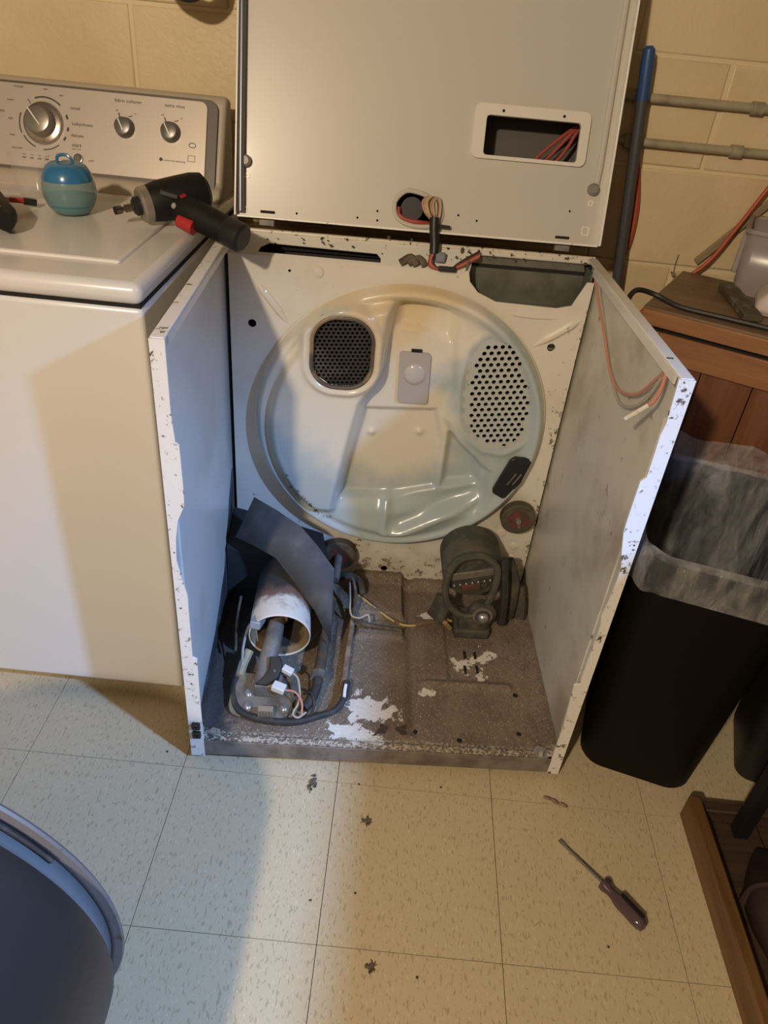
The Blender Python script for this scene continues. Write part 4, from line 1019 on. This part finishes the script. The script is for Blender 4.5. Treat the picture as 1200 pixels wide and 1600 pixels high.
# ================================================================ TRASH CAN
CA = math.radians(-16); tc = empty('trash_can', (.642,.229,0), CA); tag(tc, 'tall black plastic trash can beside the dryer', 'trash can')
def ring(w, d, z, r, n=6): return [(x, y, z) for x, y in rrect(-w/2, w/2, -d/2, d/2, r, n)]
B().loft([ring(.215,.30,0,.045), ring(.225,.31,.008,.05), ring(.272,.372,.54,.055), ring(.280,.380,.545,.056), ring(.280,.380,.560,.056), ring(.272,.372,.560,.054), ring(.262,.362,.54,.052), ring(.218,.30,.015,.045)], True, True).build('can_body', can_black, tc)
# liner turned over the rim
lg = empty('bin_liner', (.642,.229,.30), CA); tag(lg, 'clear plastic bin liner folded over the trash can rim', 'bin liner')
rw = random.Random(11)
def wob(base, amp, zamp=0):
    n = len(base); ph = [rw.uniform(0, 6.28) for _ in range(5)]
    out = []
    for i, (x, y, z) in enumerate(base):
        a = 2*PI*i/n; s = sum(math.sin((k*3+4)*a+ph[k]) for k in range(5))/5
        s2 = sum(math.cos((k*2+3)*a+ph[k]) for k in range(5))/5
        L = math.hypot(x, y); out.append((x+x/L*amp*s, y+y/L*amp*s, z+zamp*s2-.30))
    return out
def big(w, d, z, r): return ring(w, d, z, r, 14)
rings = [wob(big(.287,.387,.498,.058), .003, .010), wob(big(.290,.390,.520,.058), .002, .004), wob(big(.290,.390,.552,.058), .0015), wob(big(.286,.386,.568,.058), .001, .003), wob(big(.262,.362,.572,.052), .001, .003), wob(big(.245,.345,.545,.05), .004), wob(big(.232,.330,.45,.05), .007), wob(big(.220,.312,.33,.05), .008), wob(big(.205,.295,.20,.05), .009), wob(big(.18,.26,.08,.05), .01)]
B().loft(rings, False, False).build('liner_film', bag_mat, lg, ang=80)
b = B(); ba = [(-.135+.27*i/12, .182+.006*math.sin(i*1.7), 0) for i in range(13)]
b.grid(list(range(13)), [0,1,2,3], lambda i, j: (ba[i][0], ba[i][1]+.006*j+.003*math.sin(i*2+j), .262+.016*j+.006*math.sin(i*1.1)*(j/3)))
b.build('loose_edge', bag_mat, lg, ang=80)
# dark bin behind the can
gb = empty('storage_bin', (.940,.175,0), math.radians(-18)); tag(gb, 'dark grey plastic storage bin on the floor behind the wooden tray', 'bin')
B().loft([ring(.185,.19,0,.03), ring(.19,.20,.01,.035), ring(.21,.215,.235,.04), ring(.22,.225,.24,.045), ring(.22,.225,.256,.045), ring(.21,.215,.256,.04), ring(.20,.207,.236,.038), ring(.18,.19,.015,.03)]).build('bin_body', bin_grey, gb)

# ================================================================ FLOOR, RIGHT SIDE
tr0 = (.95,-.5,0)
ty = empty('wooden_tray', tr0); tag(ty, 'low wooden tray with a worn brown rail on the floor', 'tray')
B().box(.678,.702,-1.30,.008,0,.064).build('side_rail', wood_tray, ty, tr0, bevel=.004)
B().box(1.28,1.304,-1.30,.008,0,.064).build('side_rail', wood_tray, ty, tr0, bevel=.004)
B().box(.702,1.28,-.014,.008,0,.050).build('end_rail', wood_dark, ty, tr0, bevel=.003)
B().box(.702,1.28,-1.30,-1.278,0,.050).build('end_rail', wood_dark, ty, tr0, bevel=.003)
for k in range(5):
    B().box(.703+k*.1154,.8165+k*.1154,-1.277,-.015,.006,.020).build('floor_board', wood_dark, ty, tr0, bevel=.002)
rk0 = (1.0,-.6,.020)
rk = empty('light_blocker_rack', rk0); tag(rk, 'rack with unseen shelves added to block cold light, on square black metal legs standing in the wooden tray', 'rack')
for x, y in ((.775,-.035),(.775,-1.20),(1.24,-.035),(1.24,-1.20)):
    B().box(x-.013,x+.013,y-.013,y+.013,.020,.930).build('leg', black_metal, rk, rk0, bevel=.002)
for z in (.50, .930):  # shelves added out of view; the top one blocks the cold lamp
    B().box(.755 if z < .9 else .74,1.28,-1.23,-.02,z-.0,z+.025).build('shelf', wood_dark, rk, rk0, bevel=.003)
lb0 = (.80,-.18,.020)
bt = empty('leather_bag', lb0); tag(bt, 'dark brown leather bag lying in the wooden tray', 'bag')
b = B(); RN = []
for i in range(9):
    t_ = i/8; w = math.sin(PI*(t_*.86+.12))
    RN.append([(.80+.080*w*math.cos(a)*(1.6 if math.cos(a) > 0 else 1), -.33+t_*.265, .020+max(0,.062*w*(math.sin(a)+.62))) for a in [2*PI*k/20 for k in range(20)]])
b.loft(RN); b.build('bag_body', leather, bt, lb0)
B().tube([(.722,-.185,.045),(.735,-.175,.075),(.76,-.185,.105),(.79,-.22,.125),(.83,-.28,.12),(.87,-.34,.05)], .0075, 8, smooth=6).build('strap', leather, bt, lb0)
tag(B().lathe([(.004,0),(.022,.002),(.024,.010),(.018,.022),(.008,.024)], (.742,-.345,.0205), (0,0,1), 16).build('blue_cap', mat('cap_blue', (.20,.30,.42), .4)), 'pale blue bottle cap in the wooden tray by the bag', 'cap')

# screwdriver
s0 = Vector((.428,-.077,0)); s2 = Vector((.5515,-.231,0)); sd = (s2-s0).normalized(); sL = (s2-s0).length
sr = empty('screwdriver', ((s0+s2)/2)[:]); S0 = ((s0+s2)/2)[:]; tag(sr, 'screwdriver with a clear purple and black handle lying on the floor', 'screwdriver')
zc = Vector((0,0,.0130)); ts = Vector((0,0,.0045))
hb = s0+sd*(sL*.515)
B().tube([s0+sd*.014+ts, hb+zc], .0030, 10).build('shank', steel, sr, S0)
B().loft([[tuple(s0+ts+Vector(sd.yxz)*q*Vector((1,-1,1)) if False else s0+sd*d+ts+sd.cross(Vector((0,0,1)))*q*w+Vector((0,0,1))*p*h) for q, p in ((-1,-1),(1,-1),(1,1),(-1,1))] for d, w, h in ((0,.0038,.0006),(.006,.0042,.0012),(.016,.003,.0026))]).build('blade', steel, sr, S0, smooth=False)
hp = [(.0075,0),(.0115,.002),(.0115,.010),(.0085,.020),(.0088,.028),(.0122,.040),(.0125,.078),(.0118,.090),(.008,.0965),(.002,.098)]
hl = sL-sL*.515
b = B(); ax1 = sd; e1 = ax1.cross(Vector((0,0,1))).normalized(); e2 = Vector((0,0,1))
RG = []
for r, h in hp:
    h = h*hl/.098; fl_ = .0016 if .012 < r else .0004
    RG.append([tuple(hb+zc+sd*h+(e1*math.cos(a)+e2*math.sin(a))*(r-fl_*(.5+.5*math.cos(6*a)))) for a in [2*PI*k/36 for k in range(36)]])
b.loft(RG); b.build('handle', handle_clear, sr, S0)
B().bar(hb+zc+sd*.036-e1*.0075+e2*.0085, hb+zc+sd*.085-e1*.0075+e2*.0085, .007, .004).build('black_stripe', black_plastic, sr, S0)
B().bar(hb+zc+sd*.002-e1*.0105, hb+zc+sd*.010-e1*.0105, .006, .008).build('collar_mark', black_plastic, sr, S0)

# ================================================================ REMOVED DRUM (bottom left)
dm = empty('dryer_drum', (-.55,-.78,0)); DM = (-.55,-.78,0)
tag(dm, 'grey steel dryer drum lying on its side on the floor', 'drum')
ax_o = (-.55,-.492,.332)
B().lathe([(.300,-.60),(.318,-.598),(.326,-.585),(.330,-.56),(.330,-.03),(.3285,-.012),(.324,-.002),(.316,.0)], ax_o, (0,1,0), 120, False, False).build('shell', drum_grey, dm, DM, solid=.0015)
B().lathe([(.318,-.001),(.3145,.004),(.3125,.010),(.3125,.026)], ax_o, (0,1,0), 120, False, False).build('seal_groove', drum_band, dm, DM, solid=.001)
B().lathe([(.3125,.025),(.318,.027),(.3255,.028),(.3265,.031),(.3245,.034),(.312,.034),(.300,.030)], ax_o, (0,1,0), 120, False, False).build('rim', mat('rim_grey', (.17,.155,.145), .5, spots=((.10,.08,.06), 20, .58, .68)), dm, DM, solid=.001)
a = math.radians(57)
B().ball((-.55+.316*math.cos(a),-.476,.332+.316*math.sin(a)), .010, 10, (1.2,1,.8)).build('lint_tuft', lint_mat, dm, DM)
b = B().tube([(-.55+.317*math.cos(math.radians(q)),-.473,.332+.317*math.sin(math.radians(q))) for q in range(30,52,3)], .0028, 6); b.build('felt_scrap', black_rubber, dm, DM)

# ================================================================ DEBRIS
def clump(name, loc, s, sc, label, seed, grp=None):
    r_ = random.Random(seed); b = B()
    for k in range(16):
        b.ball((r_.gauss(0,.5)*s*sc[0], r_.gauss(0,.5)*s*sc[1], s*.22*r_.uniform(.6,1.4)), s*r_.uniform(.22,.42), 8, (r_.uniform(.7,1.3), r_.uniform(.7,1.3), .5))
    for k in range(9):
        a = r_.uniform(0, 2*PI); L = s*r_.uniform(.9,1.6)
        b.tube([(0,0,s*.2),(L*.5*math.cos(a)*sc[0],L*.5*math.sin(a)*sc[1],s*.3),(L*math.cos(a+.3)*sc[0],L*math.sin(a+.3)*sc[1],s*.06)], s*.06, 5, smooth=3)
    o = b.build(name, lint_mat); o.location = loc
    zmin = min(v.co.z for v in o.data.vertices); o.location.z = -zmin
    return tag(o, label, 'lint', grp)
clump('lint_clump', (-.049,-.008,0), .0085, (.8,1.7), 'long tuft of grey lint just in front of the dryer base', 5)
clump('lint_clump', (.0635,-.079,0), .0085, (1,1), 'small star shaped tuft of lint on the beige tile', 8)
clump('lint_clump', (.0915,-.330,0), .0095, (.75,.75), 'round flat wad of lint on the floor away from the dryer', 9)
tag(B().tube([(.409,.0125,.003),(.416,.010,.0045),(.423,.010,.003),(.430,.004,.005),(.437,.0015,.003),(.445,-.001,.0045),(.454,-.0045,.003)], [.0028,.0033,.0022,.0040,.0024,.0032,.0022], 7, smooth=4).build('lint_worm', rust), 'twisted brown strand of debris near the screwdriver tip', 'lint')
for x, y in ((-.41,-.265),(.486,-.262),(.165,-.339),(.055,-.215),(-.02,-.235),(.043,.0),(.205,.012),(-.345,.03)):
    o = B().ball((0,0,.0016), .0024, 7, (1,.9,.65)).build('crumb', dust_dark); o.location = (x, y, 0)
    tag(o, 'tiny dark crumb of dirt on the vinyl floor', 'crumb', 'crumbs on the floor')

nl = empty('wall_nail', (.648,.875,.803)); tag(nl, 'rusty nail with a thin wire end in the block wall', 'nail')
B().lathe([(.0022,-.012),(.0022,.008),(.0048,.009),(.0040,.0115)], (0,0,0), (0,-1,0), 10).build('nail', rust, nl)
B().tube([(0,-.006,0),(-.002,-.006,.02),(-.001,-.005,.045)], .0007, 6, smooth=4).build('wire', dusty_steel, nl)
